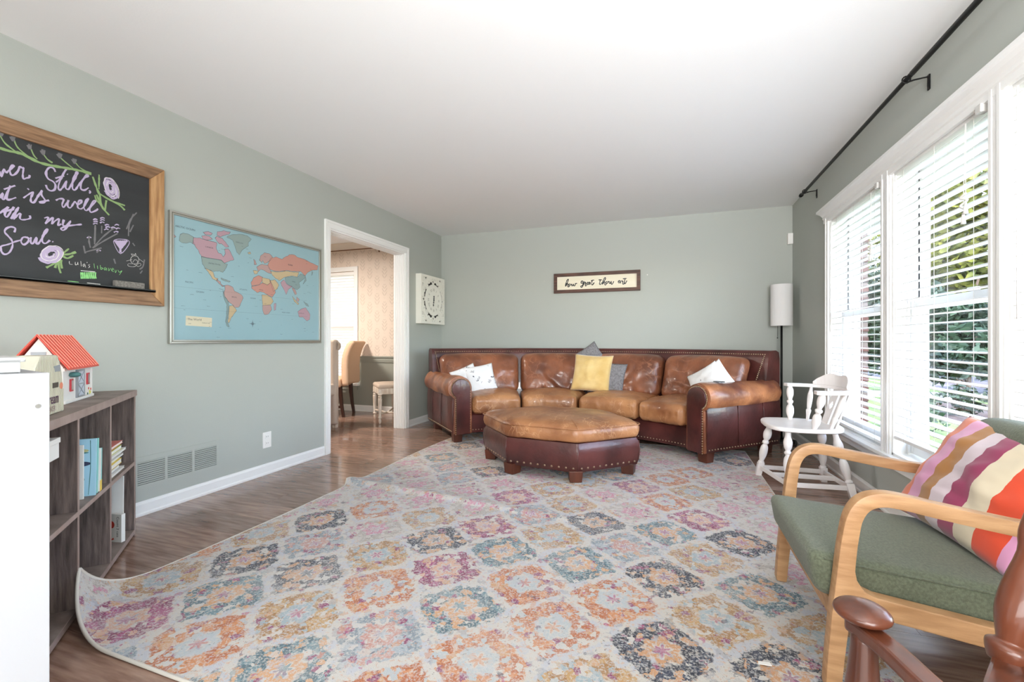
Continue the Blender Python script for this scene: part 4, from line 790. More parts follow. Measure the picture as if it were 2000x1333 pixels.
for idx, (a0, a1) in enumerate(((-43.6, -20.6), (-20.0, -.5), (.5, 20.8), (21.4, 42.0))):
    Rm = 2.20; ac = (a0 + a1) / 2; hx = math.radians(a1 - a0) / 2 * Rm - .002; hy = .09; hz = .225
    def fb(p, ac=ac, hx=hx, hy=hy, hz=hz, idx=idx):
        u = p.x / hx; v = p.z / hz
        bul = .055 * (1 - abs(u) ** 3) * (1 - v * v * .8)
        R = 2.235 + .075 * v + p.y + (-bul if p.y < 0 else 0); a = ac + math.degrees(p.x / Rm)
        z = .655 + p.z * (1 - .05 * u ** 4) - .012 * abs(u) ** 3 * (v > 0)
        q = pol(a, R, z); w = wr(q, 8, .015, idx * 7 + 20)
        if p.y < 0:
            w += .012 * math.sin((q.z * 46 + p.x * 16 * (1 if idx % 2 else -1)) + 4 * noise.noise(q * 4)) * (1 - abs(u)) * max(0, .9 - abs(v + .2))
            w += -.010 * math.exp(-((u - .32) * 18) ** 2) * (1 if idx == 2 else .4) - .006 * math.exp(-((u + .3) * 16) ** 2)
        return q + (Vector((CX, CY, q.z)) - q).normalized() * w
    c = finish('back_cushion', rbox(hx, hy, hz, .075, 4, (30, 3, 22), fb), leather_b, sofa, smooth=True)
    finish('seam', MB().tube([fb(Vector((hx * .32, -hy, -hz * .85 + hz * 1.7 * k / 20))) for k in range(21)], .0028, n=5), leather_b, c, smooth=True)
# arms
def arm(sgn):
    ang = math.radians(45.3 * sgn); rad = Vector((math.sin(ang), math.cos(ang), 0)); tan = Vector((math.cos(ang), -math.sin(ang), 0)) * sgn
    O = Vector((CX, CY, 0))
    def P(t, R, z): return O + rad * R + tan * t + Vector((0, 0, z))
    a = finish('arm', MB().loft([[P(t, R, z) for t, z in ((-.19, .095), (-.19, .50), (-.17, .55), (-.03, .56), (-.005, .50), (.006, .40), (.008, .25), (-.004, .10))] for R in (1.615, 1.8, 2.0, 2.2, 2.4, 2.54)]), burg, sofa, bevel=.006, smooth=True, auto=.6)
    def fr(k, R):
        u = (R - 1.6) / .9
        c = (-.062 + .006 * math.sin(u * 9), .553 - .012 * math.sin(u * PI) + .012 * u); r0 = .121 - .006 * u + .004 * math.sin(u * 14)
        th = math.radians(208 - 246 * k / 26); e = .0035 * noise.noise(Vector((R * 14, th * 2.5, sgn * 4)))
        return P(c[0] + (r0 + e) * math.cos(th), R, c[1] + (r0 + e) * math.sin(th))
    rings = []
    for i in range(31):
        R = 1.595 + (2.47 - 1.595) * i / 30
        ring = [fr(k, R) for k in range(27)]
        if i in (0, 30):
            cc = P(-.062, R, .553); ring = [cc + (q - cc) * .965 for q in ring]
        rings.append(ring)
    finish('arm_roll', MB().loft(rings), roll_l, a, smooth=True, auto=.8)
    # front panel, keyhole shape with proud rim
    def key(rw, sw, zb=.10, n=22):
        cz, ct_ = .548, -.072; pts = [(-.095 + sw, zb)]
        th0 = -58; pts += [(ct_ + rw * math.cos(math.radians(th0 + (240 * k / n))), cz + rw * math.sin(math.radians(th0 + 240 * k / n))) for k in range(n + 1)]
        pts += [(ct_ - rw, zb)]; return pts
    b = key(.118, .092); R0 = 1.612
    finish('arm_rim', MB().prism([p for p in b], lambda u, v, d: P(u, d, v), R0 - .022, R0 + .006), leather_b, a, bevel=.006)
    finish('arm_front_panel', MB().prism(key(.094, .068), lambda u, v, d: P(u, d, v), R0 - .042, R0 - .018), burg, a, bevel=.008, smooth=True, auto=.7)
    mb = MB(); kk = key(.098, .074, .10, 60); d_ = 0; last = None
    seq = []
    def lerp(p, q, n): return [(p[0] + (q[0] - p[0]) * i / n, p[1] + (q[1] - p[1]) * i / n) for i in range(n)]
    seq = lerp(kk[0], kk[1], 18) + kk[1:-1:2][0:] + lerp(kk[-2], kk[-1], 18)
    for (t, z) in seq: mb.ball(P(t, R0 - .026, z), .0058, 6, 4)
    for k in range(26): mb.ball(P(.010, R0 + .02 + k * .034, .128), .0058, 6, 4)
    stuff(finish('nailhead_trim', mb, nailm, a, smooth=True))
    for R in (1.98, 2.30):
        finish('seam', MB().tube([P(.004 + .004, R, .12), P(.012, R, .25), P(.010, R, .40), P(.0, R, .49)], .003, n=5), burg, a, smooth=True)
    return P
PL = arm(-1); PR = arm(1)
def foot(c, ux, uy, w, h, mb=None):
    mb = mb or MB(); c = Vector(c); q = []
    for z, k in ((0, .86), (h, 1.0)):
        for i, j in ((-1, -1), (1, -1), (1, 1), (-1, 1)): q.append(c + ux * (w * k * i / 2) + uy * (w * k * j / 2) + Vector((0, 0, z)))
    return mb.hexa(q)
for (dg, R) in ((-43.2, 1.675), (43.2, 1.675), (-43, 2.47), (43, 2.47), (0, 1.72), (0, 2.47)):
    a = math.radians(dg); r_ = Vector((math.sin(a), math.cos(a), 0)); t_ = Vector((math.cos(a), -math.sin(a), 0))
    zz = .0135 if R < 1.8 else .0
    c = pol(dg, R, zz); finish('foot', foot(c, t_, r_, .095, .10 - zz), footw, sofa, bevel=.004)

# sofa cushions (scatter)
floral = bpy.data.materials.new('white_sketch_print'); floral.use_nodes = True; nt = floral.node_tree; N = nt.nodes; L = nt.links
pb = N['Principled BSDF']; pb.inputs['Roughness'].default_value = .9
t_ = N.new('ShaderNodeTexCoord'); vo = N.new('ShaderNodeTexVoronoi'); vo.inputs['Scale'].default_value = 13; vo.feature = 'F1'
ns = N.new('ShaderNodeTexNoise'); ns.inputs['Scale'].default_value = 26; mxv = N.new('ShaderNodeMix'); mxv.data_type = 'RGBA'; mxv.inputs[0].default_value = .06
L.new(t_.outputs['Object'], ns.inputs['Vector']); L.new(t_.outputs['Object'], mxv.inputs[6]); L.new(ns.outputs['Color'], mxv.inputs[7]); L.new(mxv.outputs[2], vo.inputs['Vector'])
q = mth('ABSOLUTE', mth('SUBTRACT', vo.outputs['Distance'], .26)); ln = mth('LESS_THAN', q, .035); q2 = mth('LESS_THAN', mth('ABSOLUTE', mth('SUBTRACT', vo.outputs['Distance'], .1)), .03)
ns2 = N.new('ShaderNodeTexNoise'); ns2.inputs['Scale'].default_value = 15; L.new(t_.outputs['Object'], ns2.inputs['Vector'])
mk = mth('MULTIPLY', mth('MAXIMUM', ln, q2), mth('GREATER_THAN', ns2.outputs['Fac'], .5))
mx = N.new('ShaderNodeMix'); mx.data_type = 'RGBA'; mx.inputs[6].default_value = lin((226, 226, 226)); mx.inputs[7].default_value = lin((92, 94, 104)); L.new(mk, mx.inputs[0]); L.new(mx.outputs[2], pb.inputs['Base Color'])
def cush(name, c, xdir, tilt, w, h, T, mat, label, seed=0, roll=0, wr=.006):
    xd = Vector(xdir).normalized(); back = Vector((-xd.y, xd.x, 0)); up = (Vector((0, 0, 1)) * math.cos(tilt) + back * math.sin(tilt))
    m = frame_m(c, xd, up) @ Matrix.Rotation(roll, 4, 'Z')
    o = pillow(name, w, h, T, m, mat, None, seed=seed, wr=wr); return tag(o, label, 'pillow')
cush('throw_pillow', pol(-33, 1.97, .60), (.80, .60, 0), .35, .34, .33, .12, floral, 'white sketch-print throw pillow leaning near the left sofa arm', 3, roll=.16)
cush('throw_pillow', pol(-37.2, 2.0, .595), (.72, .69, 0), .30, .30, .30, .10, floral, 'white printed throw pillow half hidden behind the left sofa arm', 5, roll=.35)
cush('throw_pillow', pol(2.0, 2.02, .672), (1, -.12, 0), .34, .43, .42, .15, yellowf, 'square yellow velvet throw pillow at the middle of the sofa', 9, roll=-.04, wr=.009)
cush('throw_pillow', pol(6.6, 2.045, .62), (1, -.10, 0), .30, .38, .36, .09, greyf, 'grey cloth throw pillow showing right of the yellow pillow', 12, roll=-.10)
cush('throw_pillow', pol(.3, 2.22, .80), (1, 0, 0), .30, .34, .32, .08, greyf, 'grey cloth pillow tucked behind the yellow pillow with one corner above it', 14, roll=.62)
cush('throw_pillow', pol(37.6, 1.92, .625), (.74, -.67, 0), .25, .32, .34, .11, floral, 'white printed throw pillow peeking over the right sofa arm', 17, roll=.55)
cush('throw_pillow', pol(39.0, 1.99, .640), (.86, -.5, 0), .2, .30, .34, .10, M('plain_white_cloth', (232, 232, 232), .9), 'plain white throw pillow peaked over the right sofa arm', 19, roll=.70)
cst = PR(-.062, 1.83, .672)
tag(finish('coaster', MB().tube([cst, cst + Vector((0, 0, .006))], .045, n=20), black, None), 'small round black coaster on the right sofa arm', 'coaster')

# ------------------------------------------------------------------ ottoman
OC = Vector((-.86, 3.53, 0)); HEX = [(-1.165, 3.17), (-.60, 3.12), (-.205, 3.50), (-.50, 3.93), (-1.17, 3.95), (-1.515, 3.56)]
ott = thing('ottoman', OC, 'hexagonal leather ottoman with tan cushion top and large nailheads', 'ottoman')
def hexring(sc, z, rnd=.10, n=12):
    out = []; P = [Vector((x, y)) for x, y in HEX]; c = Vector((OC.x, OC.y))
    for i in range(6):
        a, b, d = P[i - 1], P[i], P[(i + 1) % 6]; ea = (a - b).normalized(); ed = (d - b).normalized()
        p0 = b + ea * rnd; p1 = b + ed * rnd
        for k in range(n // 3 + 1):
            t = k / (n // 3); out.append((1 - t) ** 2 * p0 + 2 * t * (1 - t) * b + t * t * p1)
        q0 = p1; q1 = d + (b - d).normalized() * rnd
        for k in range(1, 9): out.append(q0 + (q1 - q0) * k / 9)
    return [Vector(((p.x - c.x) * sc + c.x, (p.y - c.y) * sc + c.y, z)) for p in out]
finish('base', MB().loft([hexring(s, z, .012) for s, z in ((.955, .082), (.985, .12), (1.0, .2), (.99, .262), (.965, .288), (.9, .292))]), burg, ott, smooth=True, auto=.5)
rings = []
for s, z in ((.90, .290), (.985, .296), (1.01, .312), (1.022, .345), (1.015, .375), (.985, .398), (.93, .415), (.84, .430), (.72, .441), (.58, .449), (.44, .453), (.30, .455), (.16, .456), (.05, .456)):
    r = []
    for p in hexring(s, z, .05 * s):
        w = wr(p, 8, .007, 40); n_ = (p - Vector((OC.x, OC.y, p.z))).normalized()
        edge = max(0, 1 - abs(s - .99) * 5) * .006 * math.sin((math.atan2(p.y - OC.y, p.x - OC.x)) * 46 + 5 * noise.noise(p * 6)) * (z > .30)
        r.append(p + Vector((0, 0, (w * .8 + edge) if s < 1.0 else 0)) + n_ * (edge + w * .4) * (z > .3))
    rings.append(r)
oc_ = finish('cushion', MB().loft(rings), leather, ott, smooth=True)
pr_ = hexring(1.021, .392, .05); pr_.append(pr_[0]); finish('piping', MB().tube([p for p in pr_], .004, n=6, cap=False), leather, oc_, smooth=True)
for i in (1, 4):
    p = Vector(HEX[i]); c = Vector((OC.x, OC.y)); pts = [c + (p - c) * s for s in (.985, .9, .78, .66, .5)]
    finish('seam', MB().tube([(q.x, q.y, z) for q, z in zip(pts, (.398, .420, .434, .442, .446))], .003, n=5), leather, oc_, smooth=True)
for i in range(6):
    p = Vector(HEX[i]); c = Vector((OC.x, OC.y)); q = c + (p - c) * .975
    finish('corner_piping', MB().tube([(c.x + (p.x - c.x) * s, c.y + (p.y - c.y) * s, z) for s, z in ((.958, .085), (.985, .13), (1.0, .2), (.985, .27))], .0035, n=6), burg, ott, smooth=True)
mb = MB(); rr_ = [Vector((x, y)) for x, y in HEX]; c = Vector((OC.x, OC.y))
for i in range(6):
    a, b = c + (rr_[i] - c) * .975, c + (rr_[(i + 1) % 6] - c) * .975
    for k in range(10): q = a + (b - a) * (k + .6) / 10.2; mb.ball((q.x, q.y, .112), .0095, 8, 5)
stuff(finish('nailhead_trim', mb, M('dark_bronze_nail', (138, 114, 94), .35, metal=.6), ott, smooth=True))
for i in range(6):
    p = c + (rr_[i] - c) * .87; d = (c - rr_[i]).normalized(); u = Vector((d.x, d.y, 0)); v = Vector((-d.y, d.x, 0))
    e = (rr_[(i + 1) % 6] - rr_[i - 1]).normalized(); u = Vector((e.x, e.y, 0)); v = Vector((-e.y, e.x, 0))
    finish('foot', foot((p.x, p.y, .0135), u, v, .10, .08), footw, ott, bevel=.004)

# ------------------------------------------------------------------ white captain's chair
wc = thing('wooden_armchair', (.87, 3.6, 0), 'low white-painted wooden armchair with turned legs beneath the far window', 'chair')
ST = .445
seatpoly = [(.635, 3.62), (.64, 3.72), (.68, 3.80), (.80, 3.835), (.95, 3.83), (1.06, 3.79), (1.10, 3.70), (1.10, 3.54), (1.06, 3.43), (.95, 3.375), (.80, 3.36), (.69, 3.395), (.65, 3.47), (.635, 3.55)]
sp = smooth_path([(a, b) for a, b in seatpoly + seatpoly[:1]], 3)[:-1]
cc = Vector((.87, 3.6))
rings = [[Vector((cc.x + (p[0] - cc.x) * s, cc.y + (p[1] - cc.y) * s, z)) for p in sp] for s, z in ((.94, ST - .030), (.99, ST - .024), (1.0, ST - .012), (.99, ST - .003), (.97, ST), (.85, ST - .002), (.6, ST - .008), (.3, ST - .009), (.05, ST - .009))]
finish('seat', MB().loft(rings), whitewood, wc, smooth=True, auto=.8)
LEGP = [(0, .017), (.05, .017), (.10, .019), (.18, .028), (.26, .024), (.31, .015), (.335, .021), (.36, .022), (.385, .014), (.44, .024), (.55, .027), (.66, .018), (.70, .015), (.715, .021), (.74, .021)]
def wleg(p0, p1):
    p0, p1 = Vector(p0), Vector(p1); pm_ = p0 + (p1 - p0) * .74
    mb = turned(MB(), p0, pm_, [(t / .74, r) for t, r in LEGP], 12)
    d = (p1 - pm_); ux = Vector((1, 0, 0)); uy = Vector((0, 1, 0)); q = []
    for c, w in ((p1, .036), (pm_, .044)):
        for i, j in ((-1, -1), (1, -1), (1, 1), (-1, 1)): q.append(c + ux * w * i / 2 + uy * w * j / 2)
    mb.hexa(q); return mb
LB = {'a': ((.70, 3.71, ST - .03), (.635, 3.79, 0)), 'b': ((.76, 3.46, ST - .03), (.735, 3.345, 0)), 'c': ((1.02, 3.70, ST - .03), (1.06, 3.80, 0)), 'd': ((1.03, 3.47, ST - .03), (1.115, 3.40, 0))}
for k, (a, b) in LB.items(): finish('leg', wleg(a, b), whitewood, wc, smooth=True, auto=.7)
def onleg(k, z):
    a, b = LB[k]; t = (a[2] - z) / (a[2] - b[2]); return Vector(a) + (Vector(b) - Vector(a)) * t
def strut(p, q, w=.016, h=.03):
    p, q = Vector(p), Vector(q); d = (q - p).normalized(); s = Vector((-d.y, d.x, 0)).normalized() * w / 2; u = Vector((0, 0, h / 2))
    return MB().hexa([p - s - u, p + s - u, q + s - u, q - s - u, p - s + u, p + s + u, q + s + u, q - s + u])
for a, b in (('a', 'c'), ('b', 'd'), ('a', 'b'), ('c', 'd')): finish('stretcher', strut(onleg(a, .075), onleg(b, .075)), whitewood, wc, bevel=.003)
finish('stretcher', strut((onleg('a', .08) + onleg('b', .08)) / 2, (onleg('c', .08) + onleg('d', .08)) / 2), whitewood, wc, bevel=.003)
AR = .69
armpath = smooth_path([(.835, 3.875), (.88, 3.882), (.96, 3.872), (1.06, 3.83), (1.13, 3.73), (1.145, 3.60), (1.13, 3.47), (1.07, 3.37), (.98, 3.325), (.88, 3.315)], 4)
mb = MB(); rings = []
for i, p in enumerate(armpath):
    t = (armpath[min(i + 1, len(armpath) - 1)] - armpath[max(i - 1, 0)]).normalized(); n_ = Vector((-t[1], t[0])); w = .026 if 3 < i < len(armpath) - 4 else .030
    z = AR + .0
    rings.append([Vector((p[0] + n_.x * a, p[1] + n_.y * a, z + b)) for a, b in ((-w, -.013), (w, -.013), (w, .011), (-w, .011))])
finish('arm_rail', mb.loft(rings), whitewood, wc, bevel=.005)
cr_p = armpath[10:27]; rings = []
for i, p in enumerate(cr_p):
    f = i / (len(cr_p) - 1); t = (cr_p[min(i + 1, len(cr_p) - 1)] - cr_p[max(i - 1, 0)]).normalized(); n_ = Vector((-t[1], t[0]))
    hh = .02 + .068 * math.sin(PI * f) ** .6 + .012 * math.cos(f * 4 * PI + PI) * math.sin(PI * f)
    rings.append([Vector((p[0] + n_.x * a - 0, p[1] + n_.y * a, AR + .011 + b)) for a, b in ((-.024, 0), (-.004, 0), (-.012, hh), (-.028, hh))])
finish('crest', MB().loft(rings), whitewood, wc, bevel=.003)
SPP = [(0, .012), (.08, .016), (.2, .025), (.36, .024), (.44, .013), (.5, .021), (.54, .021), (.58, .013), (.72, .023), (.86, .022), (.94, .014), (1, .013)]
SPT = [(0, .009), (.15, .011), (.3, .017), (.34, .011), (.42, .014), (.7, .018), (.85, .011), (1, .009)]
for (a, b, pr) in (((.845, 3.785, ST - .01), (.865, 3.875, AR), SPP), ((.95, 3.77, ST - .01), (1.0, 3.86, AR), SPT), ((.90, 3.415, ST - .01), (.925, 3.325, AR), SPP), ((1.00, 3.445, ST - .01), (1.065, 3.372, AR), SPT)):
    finish('spindle', turned(MB(), a, b, pr, 12), whitewood, wc, smooth=True)
# back splats with diamond cut-outs
def splat(y0, y1):
    m = 3
    def fn(u, v, d):   # u along y 0..1, v height 0..1
        y = y0 + (y1 - y0) * u + (v - .5) * .012; x0 = 1.045 + .085 * v - .9 * (y - 3.6) ** 2
        return (x0 + d, y, ST - .006 + (AR - ST) * v)
    O_ = [(0, 0), (1, 0), (1, 1), (0, 1)]; D4 = [(.5, .40), (.80, .52), (.5, .64), (.2, .52)]
    mb = MB(); V_ = []
    for d in (0, .012):
        V_ += [fn(u, v, d) for u, v in O_] + [fn(u, v, d) for u, v in D4]
    F_ = []
    for i in range(4):
        j = (i + 1) % 4
        F_ += [(i, j, 4 + j, 4 + i), (8 + i, 12 + i, 12 + j, 8 + j), (i, 8 + i, 8 + j, j), (4 + i, 4 + j, 12 + j, 12 + i)]
    return mb.add(V_, F_)
for a, b in ((3.455, 3.535), (3.56, 3.64), (3.665, 3.745)): finish('back_splat', splat(a, b), whitewood, wc)

# ------------------------------------------------------------------ green armchair
ga = thing('armchair', (.72, 1.84, 0), 'green fabric armchair with bent pale wood arms in front of the windows', 'chair')
fp = [(1.15, .470), (1.0, .515), (.85, .533), (.70, .556), (.61, .572), (.56, .574), (.523, .558), (.499, .52), (.487, .46), (.480, .40), (.474, .33), (.463, .22), (.452, .10), (.446, .012)]
path = smooth_path(fp, 5)
def sframe(y0, th):
    w = []
    for p in path:
        z = p[1]; w.append(.040 if p[0] > .6 or z > .5 else (.040 + .006 * (1 - abs(z - .27) / .25) if z > .02 else .036))
    return sweep_rect(MB(), [(p[0], p[1]) for p in path], w, th, lambda u, v, d: (u, y0 + d, v))
def rail(y0, th):
    mb = MB(); pts = [(.46, .375), (.497, .375), (.503, .340), (.520, .312), (.55, .300), (.80, .270), (1.12, .232), (1.12, .178), (.80, .212), (.58, .240), (.46, .252)]
    return mb.prism(list(reversed(pts)), lambda u, v, d: (u, y0 + d, v), 0, th)
for y0 in (1.51, 2.132):
    fo = finish('side_frame', sframe(y0, .044), ashwood, ga, bevel=.006, smooth=True, auto=.6)
    finish('side_rail', rail(y0 + .001, .042), ashwood, ga, bevel=.004)
    finish('rear_leg', MB().hexa([(1.10, y0, 0), (1.145, y0, 0), (1.145, y0 + .044, 0), (1.10, y0 + .044, 0), (1.115, y0, .50), (1.16, y0, .50), (1.16, y0 + .044, .50), (1.115, y0 + .044, .50)]), ashwood, ga, bevel=.005)
finish('cross_rail', MB().box(.462, 1.55, .18, .485, 2.135, .235), ashwood, ga, bevel=.003); finish('cross_rail', MB().box(1.09, 1.55, .13, 1.115, 2.135, .19), ashwood, ga, bevel=.003)
def gs(p):
    u = p.x / .33; v = p.y / .284
    x = .735 + p.x; y = 1.843 + p.y; z = .318 + p.z - .075 * (x - .41) + (0.016 * (1 - u * u) * (1 - v * v) if p.z > 0 else 0)
    if p.x < -.25: x += -.010 * (p.z / .06) ; z += .004
    return Vector((x, y, z))
sc_ = finish('seat_cushion', rbox(.33, .284, .064, .032, 4, (16, 14, 3), gs), greenf, ga, smooth=True)
finish('piping', MB().tube([gs(Vector((x, -.282, .052))) for x in [-.29 + .6 * k / 20 for k in range(21)]], .003, n=6), greenf, sc_, smooth=True)
def gb(p):
    u = p.y / .284; v = p.z / .25
    return Vector((1.05 + .13 * (p.z / .5) + p.x - (.02 * (1 - u * u) if p.x < 0 else 0), 1.843 + p.y, .50 + p.z - .01 * u * u * (v > 0)))
finish('backrest', rbox(.055, .284, .25, .045, 4, (3, 14, 12), gb), greenf, ga, smooth=True)
# striped pillow
stripe = bpy.data.materials.new('striped_velvet'); stripe.use_nodes = True; nt = stripe.node_tree; N = nt.nodes; L = nt.links
pb = N['Principled BSDF']; pb.inputs['Roughness'].default_value = .8; pb.inputs['Sheen Weight'].default_value = .35
at_ = N.new('ShaderNodeAttribute'); at_.attribute_name = 'puv'; sx = N.new('ShaderNodeSeparateXYZ'); L.new(at_.outputs['Vector'], sx.inputs[0])
rp = N.new('ShaderNodeValToRGB'); rp.color_ramp.interpolation = 'CONSTANT'
cols = [(0, (214, 104, 58)), (.16, (204, 142, 176)), (.28, (160, 108, 54)), (.385, (206, 190, 196)), (.49, (142, 42, 82)), (.61, (208, 194, 168)), (.745, (206, 66, 30)), (.90, (204, 142, 176)), (.96, (160, 108, 54))]
el = rp.color_ramp.elements
while len(el) < len(cols): el.new(.5)
for e, (pos, c_) in zip(el, cols): e.position = pos; e.color = lin(c_)
wn_ = N.new('ShaderNodeTexNoise'); wn_.inputs['Scale'].default_value = 9; tcx = N.new('ShaderNodeTexCoord'); L.new(tcx.outputs['Object'], wn_.inputs['Vector'])
L.new(mth('ADD', sx.outputs[0], mth('MULTIPLY', mth('SUBTRACT', wn_.outputs['Fac'], .5), .018)), rp.inputs[0]); L.new(rp.outputs[0], pb.inputs['Base Color'])
bpn = N.new('ShaderNodeBump'); bpn.inputs['Strength'].default_value = .25; n9 = N.new('ShaderNodeTexNoise'); n9.inputs['Scale'].default_value = 22; L.new(tcx.outputs['Object'], n9.inputs['Vector']); L.new(n9.outputs['Fac'], bpn.inputs['Height']); L.new(bpn.outputs[0], pb.inputs['Normal'])
bl = Vector((.845, 2.10, .365)); br = Vector((.915, 1.60, .34)); up = Vector((.23, .07, .36)).normalized()
ctr = (bl + br) / 2 + up * .215 + Vector((-.01, 0, .01))
m_ = frame_m(ctr, br - bl, up)
tag(pillow('striped_pillow', .53, .44, .17, m_, stripe, None, wr=.010, seed=31, n=36, attr=True), 'pillow striped orange, pink, ochre, white and magenta on the green armchair', 'pillow')

# ------------------------------------------------------------------ brown wooden chair at the near right
bc = thing('wooden_chair', (.45, .95, 0), 'dark cherry-stained wooden chair with a mushroom arm cap in the near right corner', 'chair')
zr = .468
A_ = Vector((.352, 1.035, zr)); B_ = Vector((.425, .80, zr)); C_ = Vector((.66, 1.055, zr))
finish('arm_post', turned(MB(), (.352, 1.025, zr - .01), (.325, .985, .012), [(0, .020), (.1, .023), (.3, .030), (.5, .026), (.7, .03), (.9, .02), (1, .015)], 16), cherry, bc, smooth=True)
finish('arm_cap', MB().ball((.352, 1.035, zr + .028), .047, 28, 14, (1.0, 1.0, .40)), cherry, bc, smooth=True)
ap = smooth_path([(A_.x - .01, A_.y + .015), (A_.x + .02, A_.y - .06), (.395, .88), (B_.x + .005, B_.y + .0), (.44, .72)], 6)
sweepw = [.034 + .012 * (i / len(ap)) for i in range(len(ap))]
finish('arm_rail', MB().loft([[Vector((*(Vector(p) + Vector((-(t := (Vector(ap[min(i + 1, len(ap) - 1)]) - Vector(ap[max(i - 1, 0)])).normalized()).y, t.x)) * k).to_tuple(), zr + h)) for k, h in ((-.02, -.014), (.02, -.014), (.02, .012), (-.02, .012))] for i, p in enumerate(ap)]), cherry, bc, bevel=.006)
bp_ = [Vector((.425, .80)), Vector((.49, .90)), Vector((.56, 1.005)), Vector((.63, 1.11))]
finish('back_rail', MB().loft([[Vector(((p + Vector((-.75, .66)) * k).x, (p + Vector((-.75, .66)) * k).y, zr + h)) for k, h in ((-.026, -.02), (.026, -.02), (.026, .012), (-.026, .012))] for p in bp_]), cherry, bc, bevel=.006)
finish('back_post', turned(MB(), (.545, 1.000, zr + .0), (.625, 1.035, .80), [(0, .024), (.05, .030), (.085, .030), (.105, .020), (.13, .021), (.24, .029), (.38, .027), (.55, .018), (.65, .022), (.8, .018), (1, .014)], 18), cherry, bc, smooth=True)
finish('back_post', turned(MB(), (.66, 1.07, zr + .0), (.80, 1.13, .80), [(0, .02), (.06, .025), (.1, .018), (.3, .024), (.5, .018), (.8, .018), (1, .014)], 14), cherry, bc, smooth=True)
finish('crest_rail', MB().loft([[Vector((p.x + a, p.y - a * .6, p.z + b)) for a, b in ((-.01, -.04), (.012, -.04), (.012, .05), (-.01, .05))] for p in (Vector((.66, .99, .82)), Vector((.76, 1.09, .835)), Vector((.86, 1.19, .82)))]), cherry, bc, bevel=.004)
for p, q in (((.44, .745, zr - .02), (.40, .70, .012)), ((.66, 1.05, zr - .02), (.72, 1.10, 0)), ((.62, .72, zr - .02), (.60, .68, .012))):
    finish('leg', turned(MB(), p, q, [(0, .018), (.3, .026), (.5, .020), (.7, .026), (1, .015)], 14), cherry, bc, smooth=True)

# ------------------------------------------------------------------ floor lamp
fl = thing('floor_lamp', (1.075, 5.15, 0), 'slim black floor lamp with tall white drum shade in the far corner', 'lamp')
finish('base', MB().tube([(1.075, 5.15, 0), (1.075, 5.15, .02), (1.075, 5.15, .026)], [.12, .12, .10], n=28), rodm, fl, smooth=True, auto=.6)
finish('pole', MB().tube([(1.075, 5.15, .02), (1.075, 5.15, 1.40)], .0105, n=12), rodm, fl, smooth=True)
n_ = 40; R_ = .098
V_ = []
for z, r in ((1.172, R_), (1.588, R_), (1.588, R_ - .004), (1.172, R_ - .004)): V_.append([Vector((1.075 + r * math.cos(2 * PI * k / n_), 5.15 + r * math.sin(2 * PI * k / n_), z)) for k in range(n_)])
V_.append(V_[0]); sh = finish('shade', MB().loft(V_, cap=False), lampsh, fl, smooth=True, auto=.6)
finish('bulb', MB().ball((1.075, 5.15, 1.42), .03, 10, 8), paper, fl, smooth=True)
finish('pull_chain', MB().tube([(1.035, 5.13, 1.20), (1.035, 5.13, 1.06)], .0015, n=5).ball((1.035, 5.13, 1.05), .006), rodm, fl)
ad = thing('power_adapter', (1.14, 5.3, 0), 'small white power adapter and black cord on the floor by the lamp', 'adapter')
finish('block', MB().box(1.09, 5.28, .03, 1.16, 5.375, .16), paper, ad, bevel=.006)
finish('cord', MB().tube(smooth_path([(1.14, 5.32, .04), (1.17, 5.22, .012), (1.19, 5.1, .03), (1.16, 4.98, .008), (1.10, 5.0, .008), (1.08, 5.06, .03)], 5), .006, n=6), black, ad, smooth=True)
sn = tag(box('motion_sensor', (1.172, YB - .045, 2.03, 1.222, YB, 2.145), paper, None, bevel=.008), 'small white motion sensor high in the far right corner', 'sensor')

# ------------------------------------------------------------------ wall pieces: outlets, vent, nails
def outlet(x, s, yc, zc, label, mat=paper):
    o = thing('wall_outlet', (x, yc, zc), label, 'outlet')
    finish('cover_plate', MB().box(x, yc - .038, zc - .06, x + .005 * s, yc + .038, zc + .06), mat, o, bevel=.002)
    for dz in (-.025, .025):
        k = finish('receptacle', MB().box(x + .004 * s, yc - .017, zc + dz - .015, x + .007 * s, yc + .017, zc + dz + .015), mat, o, bevel=.002)
        finish('slot', MB().box(x + .0065 * s, yc - .008, zc + dz - .004, x + .0074 * s, yc - .006, zc + dz + .006).box(x + .0065 * s, yc + .006, zc + dz - .004, x + .0074 * s, yc + .008, zc + dz + .006), black, k)
    return o
outlet(XL, 1, 2.60, .262, 'white wall outlet low on the left wall between vent and doorway')
outlet(XR, -1, 2.87, .22, 'white wall outlet below the middle window beside the armchair')
vt = thing('wall_vent', (XL, 1.9, .25), 'sage-painted return air grille low on the left wall behind the bookcase', 'vent')
VY0, VY1, VZ0, VZ1 = 1.36, 2.215, .148, .342
finish('plate', MB().box(XL, VY0, VZ0, XL + .006, VY1, VZ0 + .03).box(XL, VY0, VZ1 - .03, XL + .006, VY1, VZ1).box(XL, VY0, VZ0 + .03, XL + .006, VY0 + .03, VZ1 - .03).box(XL, VY1 - .02, VZ0 + .03, XL + .006, VY1, VZ1 - .03), wallpaint, vt)
finish('backing', MB().box(XL + .0002, VY0 + .02, VZ0 + .02, XL + .001, VY1 - .015, VZ1 - .02), dark('vent_dark', (52, 56, 52)), vt)
yy = VY1 - .02
lv = None
